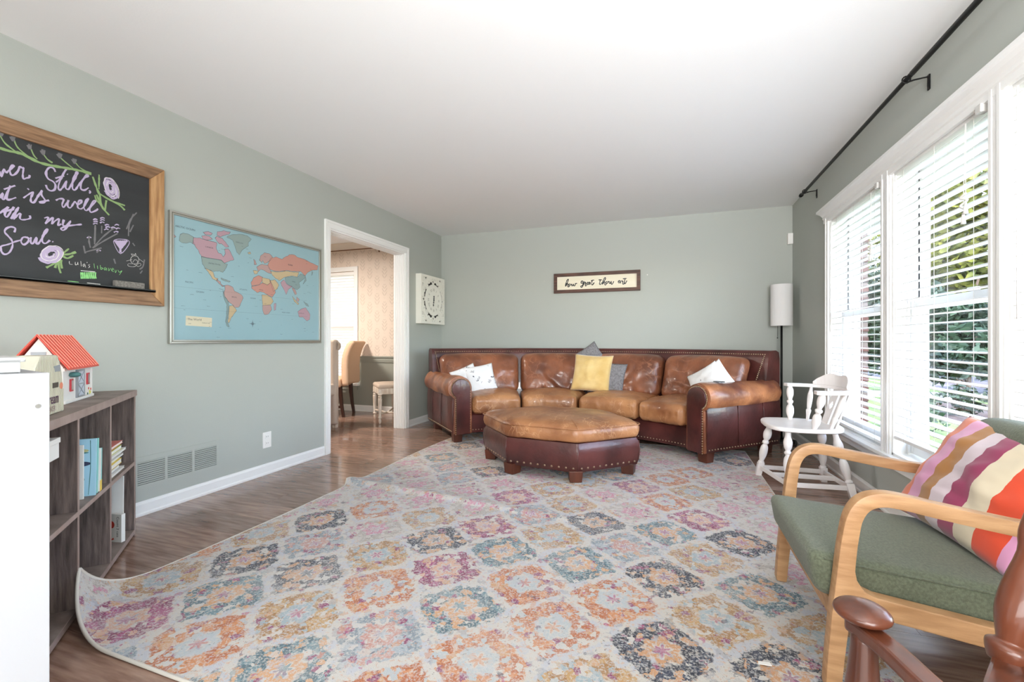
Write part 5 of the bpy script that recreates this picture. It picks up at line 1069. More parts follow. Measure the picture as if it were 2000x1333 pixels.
while yy > VY0 + .1:
    finish('mullion', MB().box(XL, yy - .165, VZ0 + .03, XL + .0068, yy - .150, VZ1 - .03), wallpaint, vt)
    for k in range(11):
        z = VZ0 + .036 + k * .0122
        if lv is None:
            lv = finish('louver', MB().hexa([(XL + .001, yy - .15, z + .003), (XL + .007, yy - .15, z - .002), (XL + .007, yy, z - .002), (XL + .001, yy, z + .003), (XL + .001, yy - .15, z + .006), (XL + .007, yy - .15, z + .003), (XL + .007, yy, z + .003), (XL + .001, yy, z + .006)]), wallpaint, vt); ly, lz = yy, z
        else:
            c_ = lv.copy(); COL.objects.link(c_); c_.location = (0, yy - ly, z - lz)
    yy -= .165
for (x, z) in ((-1.465, 1.766), (-.232, 1.785)):
    tag(finish('wall_nail', MB().tube([(x, YB, z), (x, YB - .006, z)], .006, n=8), paper if x > -1 else silver), 'small nail in the wall %s of the framed script sign' % ('right' if x > -1 else 'left'), 'nail')

# ------------------------------------------------------------------ framed script sign
sg = thing('wall_sign', (-.822, YB, 1.73), 'wood-framed cream sign with black script above the sofa', 'sign')
SX0, SX1, SZ0, SZ1 = -1.336, -.309, 1.605, 1.846
fwid = .040
def ring_frame(x0, x1, z0, z1, w, y0, y1):
    mb = MB()
    for P_ in ([(x0, z0), (x1, z0), (x1 - w, z0 + w), (x0 + w, z0 + w)], [(x1, z0), (x1, z1), (x1 - w, z1 - w), (x1 - w, z0 + w)], [(x1, z1), (x0, z1), (x0 + w, z1 - w), (x1 - w, z1 - w)], [(x0, z1), (x0, z0), (x0 + w, z0 + w), (x0 + w, z1 - w)]):
        yield MB().prism(P_, lambda u, v, d: (u, d, v), y0, y1)
walnut = M('walnut_frame', (62, 40, 30), .55, col2=(98, 64, 50), scale=16, stretch=(.4, 1, 3))
for q in ring_frame(SX0, SX1, SZ0, SZ1, fwid, YB - .03, YB): finish('frame_rail', q, walnut, sg, bevel=.002)
finish('panel', MB().box(SX0 + .03, YB - .012, SZ0 + .03, SX1 - .03, YB - .004, SZ1 - .03), M('cream_board', (232, 224, 200), .7, col2=(238, 231, 212), scale=6, stretch=(.3, 1, 3)), sg)
mb = MB()
for s_ in SIGN:
    pts = smooth_path([(s_[i] / 1000, s_[i + 1] / 1000) for i in range(0, len(s_), 2)], 4)
    ribbon(mb, [(p[0], p[1]) for p in pts], .0072, lambda u, v: (u, YB - .0125, v), 0, (0, -1, 0))
finish('lettering', mb, black, sg, recalc=False)

# ------------------------------------------------------------------ chalkboard
cb = thing('chalkboard', (XL, 1.0, 1.64), 'black chalkboard in a rustic wood frame with purple chalk writing', 'chalkboard')
CY0, CY1, CZ0, CZ1, cw = .18, 1.848, 1.228, 2.052, .077
for nme, P_ in (('h', [(CY0, CZ0), (CY1, CZ0), (CY1 - cw, CZ0 + cw), (CY0 + cw, CZ0 + cw)]), ('v', [(CY1, CZ0), (CY1, CZ1), (CY1 - cw, CZ1 - cw), (CY1 - cw, CZ0 + cw)]), ('h', [(CY1, CZ1), (CY0, CZ1), (CY0 + cw, CZ1 - cw), (CY1 - cw, CZ1 - cw)]), ('v', [(CY0, CZ1), (CY0, CZ0), (CY0 + cw, CZ0 + cw), (CY0 + cw, CZ1 - cw)])):
    finish('frame_rail', MB().prism(P_, lambda u, v, d: (d, u, v), XL + .001, XL + .03), oak if nme == 'h' else MATS.get('oak_v') or MATS.setdefault('oak_v', M('oak_frame_wood_upright', (150, 108, 68), .5, col2=(190, 148, 102), scale=9, stretch=(1, 6, .6), bump=.15)), cb, bevel=.004)
finish('slate', MB().box(XL + .003, CY0 + .06, CZ0 + .06, XL + .0155, CY1 - .06, CZ1 - .06), slate, cb)
finish('ledge', MB().box(XL + .015, CY0 + cw, CZ0 + cw, XL + .055, CY1 - cw + .012, CZ0 + cw + .008).box(XL + .05, CY0 + cw, CZ0 + cw, XL + .055, CY1 - cw + .012, CZ0 + cw + .014), black, cb, bevel=.001)
CM = {'p': chalk_p, 'g': chalk_g, 'w': chalk_w, 'd': chalk_d, 'l': chalk_l}
for key_, mat_ in CM.items():
    mb = MB()
    for kk_, w_, s_ in CHALK:
        if kk_ != key_: continue
        pts = [(s_[i] / 1000, s_[i + 1] / 1000) for i in range(0, len(s_), 2)]
        if len(pts) > 2: pts = smooth_path(pts, 4)
        pts = [(p[0], p[1]) for p in pts]; W_ = w_ / 1000 * (1.5 if w_ < 5 and key_ in 'pd' else 1.15)
        ribbon(mb, pts, W_, lambda u, v: (XL + .0160 + {'p': 0, 'g': .0001, 'w': .0002, 'd': .0003, 'l': .0004}[key_], u, v))
    stuff(finish('chalk_drawing', mb, mat_, cb, recalc=False))
tag(finish('eraser', rbox(.016, .072, .02, .005, 2, (2, 6, 2), lambda p: Vector((XL + .0375 + p.x, 1.655 + p.y, CZ0 + cw + .028 + p.z))), M('felt_grey', (100, 96, 92), .98, col2=(130, 126, 120), scale=120), None, smooth=True), 'grey felt eraser on the chalkboard ledge', 'eraser')
for y_, l_, m__, lb in ((1.385, .042, chalk_l, 'green chalk stick on the chalkboard ledge'), (1.465, .055, chalk_w, 'white chalk stick on the chalkboard ledge')):
    tag(finish('chalk_stick', MB().tube([(XL + .035, y_, CZ0 + cw + .0145), (XL + .035, y_ + l_, CZ0 + cw + .0145)], .0055, n=8), m__, None, smooth=True), lb, 'chalk')

# ------------------------------------------------------------------ world map
wm = thing('world_map', (XL, 2.5, 1.41), 'framed blue world map in a slim silver frame on the left wall', 'map')
MY0, MY1, MZ0, MZ1 = 1.884, 3.147, 1.003, 1.826
for P_ in ([(MY0, MZ0), (MY1, MZ0), (MY1 - .024, MZ0 + .024), (MY0 + .024, MZ0 + .024)], [(MY1, MZ0), (MY1, MZ1), (MY1 - .024, MZ1 - .024), (MY1 - .024, MZ0 + .024)], [(MY1, MZ1), (MY0, MZ1), (MY0 + .024, MZ1 - .024), (MY1 - .024, MZ1 - .024)], [(MY0, MZ1), (MY0, MZ0), (MY0 + .024, MZ0 + .024), (MY0 + .024, MZ1 - .024)]):
    finish('frame_rail', MB().prism(P_, lambda u, v, d: (d, u, v), XL + .001, XL + .022), silver, wm, bevel=.002)
fr2 = MB()
for a, b, c_, d_ in ((MY0 + .011, MZ0 + .011, MY1 - .011, MZ0 + .015), (MY0 + .011, MZ1 - .015, MY1 - .011, MZ1 - .011), (MY0 + .011, MZ0 + .011, MY0 + .015, MZ1 - .011), (MY1 - .015, MZ0 + .011, MY1 - .011, MZ1 - .011)): fr2.box(XL + .0215, a, b, XL + .0226, c_, d_)
finish('frame_groove', fr2, M('frame_olive', (120, 116, 98), .4, metal=.5), wm)
finish('sheet', MB().box(XL + .002, MY0 + .02, MZ0 + .02, XL + .0125, MY1 - .02, MZ1 - .02), M('map_sea_blue', (142, 174, 182), .35, coat=.35), wm)
mc = {'p': (172, 140, 150), 'r': (172, 142, 138), 's': (134, 152, 148), 'g': (128, 150, 150), 'y': (184, 164, 130), 'o': (184, 134, 122), 'w': (206, 198, 172)}
mm = [M('map_ink_' + {'p': 'pink', 'r': 'rose', 's': 'sage', 'g': 'grey', 'y': 'sand', 'o': 'salmon', 'w': 'cream'}[k], v, .4, coat=.3) for k, v in mc.items()]; mk = list(mc)
inkm = M('map_ink_dark', (70, 76, 84), .5)
mb = MB(); mo = MB()
for i_, (k_, s_) in enumerate(MAP):
    pts = [(s_[i] / 1000, s_[i + 1] / 1000) for i in range(0, len(s_), 2)]
    if k_ != 'w':   # roughen coast
        q_ = []
        for a, b in zip(pts, pts[1:] + pts[:1]):
            n__ = 4
            for k in range(n__):
                f_ = k / n__; x_ = a[0] + (b[0] - a[0]) * f_; y_ = a[1] + (b[1] - a[1]) * f_
                q_.append((x_ + .0035 * noise.noise(Vector((x_ * 90, y_ * 90, 1))), y_ + .0035 * noise.noise(Vector((x_ * 90, y_ * 90, 5)))))
        pts = q_
        ribbon(mo, pts + pts[:1], .0011, lambda u, v: (XL + .0131, u, v))
    mb.add([(XL + .0127 + i_ * .000004, u, v) for u, v in pts], [tuple(range(len(pts)))], mk.index(k_))
finish('continents', mb, mm, wm, recalc=False)
rr = random.Random(4)
for i in range(60):   # small islands, lines and place marks
    u = rr.uniform(MY0 + .05, MY1 - .05); v = rr.uniform(MZ0 + .04, MZ1 - .1); l_ = rr.uniform(.005, .02)
    ribbon(mo, [(u, v), (u + l_, v + rr.uniform(-.002, .002)), (u + l_ * 1.3, v)], .0009, lambda a, b: (XL + .0129, a, b))
for z_ in (1.225, 1.36): ribbon(mo, [(MY0 + .03 + k * .12, z_) for k in range(10)], .0004, lambda a, b: (XL + .0129, a, b))
def star(cx, cz, r):
    for k in range(8):
        a = k * PI / 4; rl = r if k % 2 == 0 else r * .5
        mo.add([(XL + .0132, cx + rl * math.cos(a), cz + rl * math.sin(a)), (XL + .0132, cx + .004 * math.cos(a + .8), cz + .004 * math.sin(a + .8)), (XL + .0132, cx + .004 * math.cos(a - .8), cz + .004 * math.sin(a - .8))], [(0, 1, 2)])
star(2.466, 1.146, .03)
finish('coast_lines', mo, inkm, wm, recalc=False)
mb = MB()
def mt(s, y, z, size): text_mb(s, size, lambda u, v: (XL + .0136, y + u, z + v), mb)
for s, y, z, sz in (('ARCTIC OCEAN', 1.92, 1.730, .017), ('CANADA', 2.11, 1.64, .013), ('UNITED STATES', 2.13, 1.535, .012), ('GREENLAND', 2.33, 1.718, .010), ('RUSSIA', 2.79, 1.63, .015), ('CHINA', 2.83, 1.50, .011), ('BRAZIL', 2.30, 1.325, .012), ('PACIFIC', 1.98, 1.39, .015), ('OCEAN', 2.05, 1.335, .015), ('ATLANTIC', 2.36, 1.385, .013), ('OCEAN', 2.447, 1.33, .013), ('AUSTRALIA', 2.90, 1.247, .011), ('INDIAN OCEAN', 2.73, 1.243, .011), ('AFRICA', 2.52, 1.40, .011), ('The World', 1.995, 1.152, .020), ('Political map', 2.09, 1.135, .010), ('scale', 2.0, 1.128, .009)): mt(s, y, z, sz)
stuff(finish('map_lettering', mb, inkm, wm, recalc=False))

# ------------------------------------------------------------------ ornate wall clock
ck = thing('wall_clock', (XL, 5.05, 1.54), 'square white wall clock with cut-out scrollwork by the doorway', 'clock')
KY0, KY1, KZ0, KZ1 = 4.735, 5.335, 1.235, 1.842; kd = .075
cream_w = M('clock_white', (236, 234, 224), .55)
finish('box_side', MB().box(XL, KY0, KZ0, XL + kd - .006, KY0 + .012, KZ1).box(XL, KY1 - .012, KZ0, XL + kd - .006, KY1, KZ1).box(XL, KY0 + .0121, KZ0 + .0004, XL + kd - .007, KY1 - .0121, KZ0 + .012).box(XL, KY0 + .0121, KZ1 - .012, XL + kd - .007, KY1 - .0121, KZ1 - .0004), cream_w, ck)
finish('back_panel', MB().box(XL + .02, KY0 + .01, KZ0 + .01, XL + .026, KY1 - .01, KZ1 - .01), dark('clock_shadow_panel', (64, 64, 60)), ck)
def kf(u, v, d): return (XL + kd - .012 + d, (KY0 + KY1) / 2 + u, (KZ0 + KZ1) / 2 + v)
mb = MB()
for a, b, c_, d_ in ((-.2995, -.303, .2995, -.272), (-.2995, .272, .2995, .303), (-.2995, -.2719, -.272, .2719), (.272, -.2719, .2995, .2719)): mb.prism([(a, b), (c_, b), (c_, d_), (a, d_)], kf, 0, .012)
SK = [0]
def strip(pts, w, d0=0, d1=.010):
    SK[0] += 1; d1 = d1 + (SK[0] % 17) * .00022 + .0001; d0 = -(SK[0] % 17) * .0002
    P_ = [Vector(p) for p in pts]; r_ = []; ds = 4e-5
    for i, p in enumerate(P_):
        t = (P_[min(i + 1, len(P_) - 1)] - P_[max(i - 1, 0)]).normalized(); n_ = Vector((-t.y, t.x)) * w
        e_ = d1 + i * ds; r_.append([kf(*(p + n_), d0), kf(*(p - n_), d0), kf(*(p - n_), e_), kf(*(p + n_), e_)])
    mb.loft(r_)
for q_ in range(4):
    ca, sa = math.cos(q_ * PI / 2), math.sin(q_ * PI / 2)
    def rt_(pts): return [(x * ca - y * sa, x * sa + y * ca) for x, y in pts]
    for mir in (1, -1):
        for (cx, cy, r0, th0, tn) in ((.12, .235, .045, .2, 1.6), (.205, .205, .05, 2.0, 1.5), (.235, .12, .035, 1, 1.4), (.06, .25, .028, .5, 1.3), (.165, .165, .032, 2.4, 1.2), (.25, .05, .022, 0, 1.2), (.22, .255, .02, 0, 1.1)):
            pts = [(cx + r0 * (1 - .55 * k / 13) * math.cos(th0 + tn * 2 * PI * k / 13), cy + r0 * (1 - .55 * k / 13) * math.sin(th0 + tn * 2 * PI * k / 13)) for k in range(14)]
            strip(rt_([(x * mir, y) for x, y in pts]), .0072)
        strip(rt_([(.275 * mir, .275), (.21 * mir, .20), (.155 * mir, .13)]), .010); strip(rt_([(0, .275), (.03 * mir, .235), (0, .195)]), .008); strip(rt_([(.275 * mir, .10), (.2 * mir, .16), (.13 * mir, .275)]), .009)
finish('scroll_panel', mb, cream_w, ck)
mb = MB(); mb.tube([kf(0, 0, .004), kf(0, 0, .0158)], .200, n=48)
finish('dial', mb, cream_w, ck)
mb = MB(); ring = [kf(.197 * math.cos(a), .197 * math.sin(a), .015) for a in [2 * PI * k / 48 for k in range(49)]]; mb.tube(ring, .003, n=6, cap=False)
finish('dial_ring', mb, cream_w, ck, smooth=True)
mb = MB()
for h_, s in enumerate(('XII', 'I', 'II', 'III', 'IIII', 'V', 'VI', 'VII', 'VIII', 'IX', 'X', 'XI')):
    a = -h_ * PI / 6; c0, s0_ = math.cos(a), math.sin(a)
    text_mb(s, .05, lambda u, v: kf((u * .8) * c0 - (v + .115) * s0_, (u * .8) * s0_ + (v + .115) * c0, .0162), mb, align='CENTER')
finish('numerals', mb, M('numeral_grey', (150, 146, 136), .7), ck, recalc=False)
mb = MB()
for L_, a in ((.06, .08), (.085, -2.98)):
    d = (math.sin(a), math.cos(a)); n_ = (-d[1], d[0])
    mb.add([kf(n_[0] * .009, n_[1] * .009, .0172), kf(-n_[0] * .009, -n_[1] * .009, .0172), kf(d[0] * L_ - n_[0] * .003, d[1] * L_ - n_[1] * .003, .017), kf(d[0] * L_ + n_[0] * .003, d[1] * L_ + n_[1] * .003, .017)], [(0, 1, 2, 3)])
    for t_ in (.35, .75): mb.tube([kf(d[0] * L_ * t_, d[1] * L_ * t_, .016), kf(d[0] * L_ * t_, d[1] * L_ * t_, .0185)], .012, n=10)
mb.tube([kf(0, 0, .015), kf(0, 0, .02)], .012, n=12)
finish('hands', mb, black, ck)

tag(finish('paper_scrap', MB().hexa([(.262, 1.558, .016), (.30, 1.560, .017), (.296, 1.575, .017), (.264, 1.572, .016), (.262, 1.558, .0175), (.30, 1.560, .0195), (.296, 1.575, .0185), (.264, 1.572, .0175)]), paper), 'tiny white paper scrap on a navy rug medallion by the armchair', 'paper')

# ------------------------------------------------------------------ bookcase (diagonal), local coords: a along the front from its right end, b depth, z
P0 = Vector((-2.644, 1.556, 0)); E1 = Vector((.7409, -.6716, 0)); NB = -Vector((.6716, .7409, 0))
def S(a, b, z): return P0 + E1 * a + NB * b + Vector((0, 0, z))
def sbox(a0, b0, z0, a1, b1, z1, mb=None, mi=0):
    return (mb or MB()).hexa([S(a0, b0, z0), S(a1, b0, z0), S(a1, b1, z0), S(a0, b1, z0), S(a0, b0, z1), S(a1, b0, z1), S(a1, b1, z1), S(a0, b1, z1)], mi)
bkc = thing('bookcase', S(.58, .12, 0), 'weathered grey wood cube bookcase standing diagonally by the left wall', 'bookcase')
SH, SD, tk = .762, .262, .020
DV = (.404, .784)
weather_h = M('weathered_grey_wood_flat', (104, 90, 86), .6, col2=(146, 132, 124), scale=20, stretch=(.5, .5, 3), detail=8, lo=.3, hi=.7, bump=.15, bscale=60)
def panel(n, a0, z0, a1, z1, mat, b0=0.0012, b1=None, ed=True):
    p = finish(n, sbox(a0, b0 + .001, z0, a1, (b1 or SD), z1), mat, bkc, bevel=0)
    if ed: finish('front_edge', sbox(a0, b0 - .0012, z0, a1, b0 + .0012, z1), edgew, p)
    return p
panel('side_panel', 0, 0, tk, SH - .03, weather); panel('side_panel', 1.15, 0, 1.17, SH - .03, weather)
panel('top_panel', -.004, SH - .03, 1.174, SH, weather_h, b0=-.004)
panel('bottom_panel', tk, 0.012, 1.15, .034, weather_h)
for d in DV: panel('divider', d, .034, d + .014, SH - .03, weather)
for a0, a1 in ((tk, DV[0]), (DV[0] + .014, DV[1]), (DV[1] + .014, 1.15)): panel('shelf', a0, .372, a1, .390, weather_h)
finish('back_panel', sbox(0, SD, .012, 1.17, SD + .006, SH - .03), weather, bkc)

# books: local book builder. Upright: spine at the front
def book(a, b, z, th, dep, hgt, cover, label, lean=0.0, group=None, art=None, name='book', spine=None, yaw=0.0):
    """a = right edge, thickness towards +a, spine facing front; lean tilts top to the right (-a)"""
    c = S(a, b, z); t = thing(name, c, label, 'book', group)
    def T(u, v, w):   # u thickness, v depth, w height
        return S(a + u * math.cos(lean) - w * math.sin(lean) - v * math.sin(yaw), b + v * math.cos(yaw) + u * math.sin(yaw), z + w * math.cos(lean) + u * math.sin(lean))
    def bx(u0, v0, w0, u1, v1, w1, mb=None): return (mb or MB()).hexa([T(u0, v0, w0), T(u1, v0, w0), T(u1, v1, w0), T(u0, v1, w0), T(u0, v0, w1), T(u1, v0, w1), T(u1, v1, w1), T(u0, v1, w1)])
    k = .0016
    cv_ = bx(0, 0, 0, k, dep, hgt); bx(th - k, 0, 0, th, dep, hgt, cv_); bx(k, 0, 0, th - k, k, hgt, cv_)
    finish('cover', cv_, cover, t)
    finish('pages', bx(k, k, .002, th - k, dep - .003, hgt - .002), paper, t)
    if spine: finish('spine_label', bx(.0008, -.0008, hgt * .0, th - .0008, 0, hgt * .25), spine, t)
    if art: art(t, T, th, dep, hgt)
    return t
lb_ = M('light_blue_cover', (168, 214, 232), .4); tq = M('turquoise_cover', (140, 208, 204), .4); wh = M('white_cover', (236, 236, 232), .4); yl = M('yellow_cover', (240, 200, 70), .4)
pu = M('purple_cover', (112, 96, 160), .5); navy_i = M('navy_ink', (48, 56, 84), .6); pink_i = M('pink_ink', (226, 148, 152), .6); teal_i = M('teal_ink', (62, 124, 128), .6); olive_i = M('olive_ink', (190, 186, 132), .6)
def snakeart(t, T, th, dep, hgt):
    X_ = th + .0004
    def fn(u, v): return T(X_, u, v)
    def flat(pts, mat, n, off=0.0):
        finish(n, MB().add([T(X_ + off, u * dep, v * hgt) for u, v in pts], [tuple(range(len(pts)))]), mat, t, recalc=False)
    def blob(cu, cv_, ru, rv, k=18): return [(cu + ru * math.cos(2 * PI * i / k), cv_ + rv * math.sin(2 * PI * i / k)) for i in range(k)]
    flat(blob(.42, .80, .30, .045), olive_i, 'cover_picture'); flat(blob(.45, .765, .33, .02), teal_i, 'cover_picture', .0001)
    flat(blob(.42, .57, .34, .055), navy_i, 'cover_picture'); flat(blob(.60, .55, .18, .035), pink_i, 'cover_picture', .0002)
    mb = MB(); ribbon(mb, [(p[0] * dep, p[1] * hgt) for p in smooth_path([(.75, .53), (.72, .46), (.3, .36), (.2, .29), (.35, .22), (.95, .19)], 5)], .0022, fn)
    ribbon(mb, [(p[0] * dep, p[1] * hgt) for p in smooth_path([(.1, .98), (.09, .5), (.12, .02)], 4)], .0016, fn); finish('cover_line', mb, teal_i, t, recalc=False)
    mb = MB()
    for i in range(9): u = .55 + .035 * i; mb.add([T(X_, u * dep, .07 * hgt), T(X_, (u + (.012 if i % 2 else .022)) * dep, .07 * hgt), T(X_, (u + (.012 if i % 2 else .022)) * dep, .14 * hgt), T(X_, u * dep, .14 * hgt)], [(0, 1, 2, 3)])
    finish('barcode', mb, navy_i, t, recalc=False)
zs = .3905
book(.588, .004, zs, .012, .175, .228, lb_, 'light blue picture book with pink and navy drawings facing out of the bookcase', lean=.05, art=snakeart)
book(.560, .006, zs, .014, .16, .224, tq, 'slim turquoise book right of the light blue picture book', lean=.075)
book(.538, .003, zs, .012, .17, .178, wh, 'short white book with yellow foot on its spine', lean=.06, spine=yl)
book(.520, .004, zs, .011, .17, .176, tq, 'short turquoise book nearest the divider in the middle cube', lean=.05, spine=yl)
book(.612, .05, zs, .010, .15, .238, pu, 'purple book standing behind the light blue picture book', lean=.03)
book(.628, .03, zs, .010, .18, .214, wh, 'white paper booklet left of the light blue picture book', lean=.0)
# flat stack in the right upper cube
def flatbook(z, a0, a1, b0, b1, th, mat, label, rz=0.0, group='flat books in the right upper cube'):
    c = S((a0 + a1) / 2, (b0 + b1) / 2, z); t = thing('book', c, label, 'book', group)
    finish('cover', sbox(a0, b0, z, a1, b1, z + .0012).hexa([S(a0, b0, z + th - .0012), S(a1, b0, z + th - .0012), S(a1, b1, z + th - .0012), S(a0, b1, z + th - .0012), S(a0, b0, z + th), S(a1, b0, z + th), S(a1, b1, z + th), S(a0, b1, z + th)]), mat, t)
    finish('pages', sbox(a0 + .002, b0 + .002, z + .0012, a1 - .002, b1 - .002, z + th - .0012), paper, t)
kinds = [(wh, 'white-covered', .010), (M('grey_cover', (150, 146, 160), .5), 'grey-covered', .016), (wh, 'white', .009), (M('lemon_cover', (236, 206, 80), .5), 'lemon yellow', .022), (wh, 'white', .009), (M('brown_cover', (128, 96, 84), .5), 'brown', .016), (wh, 'cream-edged white', .010), (M('lime_cover', (206, 212, 90), .5), 'lime yellow', .018), (M('orange_cover', (240, 168, 90), .5), 'orange', .014), (M('coral_cover', (232, 140, 130), .5), 'coral pink', .012)]
z = zs; place = ['at the bottom of the stack', 'second from the bottom', 'third from the bottom', 'low in the middle', 'in the middle', 'just above the middle', 'under the lime one', 'third from the top', 'second from the top', 'on top of the stack']
for i, (m__, cn, th) in enumerate(kinds):
    ov = [.16, .20, .17, .205, .13, .15, .13, .16, .18, .19][i]
    flatbook(z, ov - .025, .392, .015 + .01 * (i % 3), .20, th, m__, '%s book lying flat in the right upper cube, %s' % (cn, place[i])); z += th + .0006
# lower right cube
book(.082, .03, .0345, .010, .15, .300, wh, 'tall white booklet leaning in the lower right cube', lean=.03, yaw=.15)
def catart(t, T, th, dep, hgt):
    X_ = th + .0006; red_i = dark('red_ink', (206, 74, 60))
    pts = [(dep * (.42 + .13 * math.cos(a)), hgt * (.62 + .13 * math.sin(a))) for a in [2 * PI * k / 16 for k in range(16)]]
    finish('cover_picture', MB().add([T(X_, u, v) for u, v in pts], [tuple(range(16))]), red_i, t, recalc=False)
    mb = MB(); ribbon(mb, [(dep * u, hgt * v) for u, v in ((.62, .2), (.5, .1), (.4, .09), (.32, .13))], .005, lambda u, v: T(X_, u, v)); finish('cat_tail', mb, red_i, t, recalc=False)
    mb = MB(); text_mb('Count 3 cats', .019, lambda u, v: T(X_, dep * .20 - v, hgt * .92 - u), mb); finish('cover_lettering', mb, black, t, recalc=False)
book(.165, .006, .0345, .018, .13, .135, wh, 'small white board book with a red cat in front in the lower right cube', lean=.02, art=catart, yaw=.62)
book(.757, .01, .0345, .012, .17, .20, M('green_cover', (120, 160, 110), .5), 'narrow green and blue book standing in the lower middle cube', lean=-.0, spine=tq)
# left upper cube: white box
wb = thing('white_box', S(.98, .06, .62), 'white cardboard box with a grey print at the edge of the left cube', 'box')
finish('carton', sbox(.925, .012, .6205, 1.12, .14, .672), paper, wb, bevel=.002)
finish('lid', sbox(.922, .009, .672, 1.123, .143, .690), paper, wb, bevel=.002)
finish('print_mark', sbox(.9245, .02, .640, .9250, .035, .658), navy_i, wb)
tag(finish('storage_box', sbox(1.0, .02, .3905, 1.14, .15, .620), M('soft_teal_box', (196, 206, 204), .5), bevel=.003), 'pale grey box under the white cardboard box in the left cube', 'box')

# ------------------------------------------------------------------ toys on the bookcase
bn = thing('toy_barn', S(.40, .2, SH), 'white toy barn with ribbed red roof on the bookcase', 'toy')
zb = SH + .0005; A0, A1, B0, B1, ZE = .235, .560, .112, .255, .912
finish('base', sbox(A0 - .006, B0 - .008, zb, A1 + .006, B1 + .008, zb + .012), paper, bn, bevel=.002)
gab = (B0 + B1) / 2
wl = MB(); wl.add([S(A0, B0, zb + .012), S(A1, B0, zb + .012), S(A1, B1, zb + .012), S(A0, B1, zb + .012), S(A0, B0, ZE), S(A1, B0, ZE), S(A1, B1, ZE), S(A0, B1, ZE), S(A0, gab, 1.028), S(A1, gab, 1.028)],
   [(0, 3, 2, 1), (0, 1, 5, 4), (3, 7, 6, 2), (0, 4, 8, 7, 3), (1, 2, 6, 9, 5), (4, 5, 9, 8), (7, 8, 9, 6)])
finish('walls', wl, paper, bn)
def roofside(bE, bR, sgn):
    mb = MB(); a0, a1 = A0 - .018, A1 + .018; zE, zR = ZE - .012, 1.040; tk_ = .008
    mb.hexa([S(a0, bE, zE), S(a1, bE, zE), S(a1, bR, zR - .004), S(a0, bR, zR - .004), S(a0, bE, zE + tk_), S(a1, bE, zE + tk_), S(a1, bR, zR + tk_ - .004), S(a0, bR, zR + tk_ - .004)])
    return mb
for nm_, bE in (('front', B0 - .022), ('back', B1 + .022)):
    rf = finish('roof', roofside(bE, gab, 1), redp, bn, bevel=.002)
    mb = MB(); k = A0 - .008
    while k < A1 + .012:
        mb.tube([S(k, bE, ZE - .002), S(k, gab, 1.045)], .0024, n=6); k += .031
    stuff(finish('roof_rib', mb, redp if nm_ == 'back' else M('salmon_rib', (240, 150, 132), .4), rf))
FB = B0 - .0012
def fbox(n, a0, z0, a1, z1, d, mat, par=bn): return finish(n, sbox(a0, B0 - d, z0, a1, B0 + .001, z1), mat, par)
fbox('eave_strip', A0 - .004, ZE - .016, A1 + .004, ZE - .004, .006, paper); fbox('corner_post', A0 - .002, zb + .012, A0 + .008, ZE, .003, paper)
dr_ = fbox('door', .340, zb + .014, .420, ZE - .018, .004, M('toy_door_blue', (206, 214, 226), .4))
gm = M('toy_grey', (158, 162, 168), .4)
for (a0, z0, a1, z1) in ((.340, zb + .014, .344, ZE - .018), (.416, zb + .014, .420, ZE - .018), (.340, ZE - .026, .420, ZE - .018), (.340, zb + .014, .420, zb + .020), (.340, zb + .068, .420, zb + .073)): finish('door_brace', sbox(a0, B0 - .006, z0, a1, B0 - .003, z1), gm, dr_)
for (z0, z1) in ((zb + .02, zb + .07), (zb + .072, ZE - .025)):
    for s_ in (0, 1):
        p, q = (.344, .416) if s_ else (.416, .344); finish('door_brace', MB().tube([S(p, B0 - .005, z0), S(q, B0 - .005, z1)], .0013, n=5), gm, dr_)
finish('door_track', sbox(.426, B0 - .006, zb + .012, .431, B0, ZE - .016), gm, bn)
for a_, z_ in ((.278, .822), (.470, .808)):
    wf = finish('window_frame', sbox(a_, B0 - .006, z_, a_ + .028, B0, z_ + .052), M('toy_crimson', (196, 56, 66), .4) if 'toy_crimson' not in MATS else MATS['toy_crimson'], bn, bevel=.002)
    finish('pane', sbox(a_ + .005, B0 - .0072, z_ + .006, a_ + .023, B0 - .005, z_ + .046), M('toy_pane', (176, 160, 156), .3) if 'toy_pane' not in MATS else MATS['toy_pane'], wf)
finish('teal_knob', MB().ball(S(.484, B0 - .012, .878), .019, 16, 10, (1.15, 1.15, .62)), tealp, bn, smooth=True)
for i, (a_, z_, m__) in enumerate(((.253, .783, M('sticker_yellow', (226, 222, 110), .5)), (.265, .788, MATS['sticker_yellow']), (.288, .779, M('sticker_green', (44, 110, 90), .5)), (.248, .797, redp), (.276, .802, redp), (.262, .777, MATS['sticker_yellow']))):
    finish('flower_sticker', MB().tube([S(a_, B0 - .0002, z_), S(a_, B0 - .0016, z_)], .0055, n=8), m__, bn)
gw = S(A1 + .001, gab, .965); finish('gable_window', sbox(A1, gab - .022, .945, A1 + .003, gab + .022, .975), gm, bn); finish('gable_sill', sbox(A1, gab - .04, .925, A1 + .008, gab + .04, .934), MATS['toy_crimson'], bn)

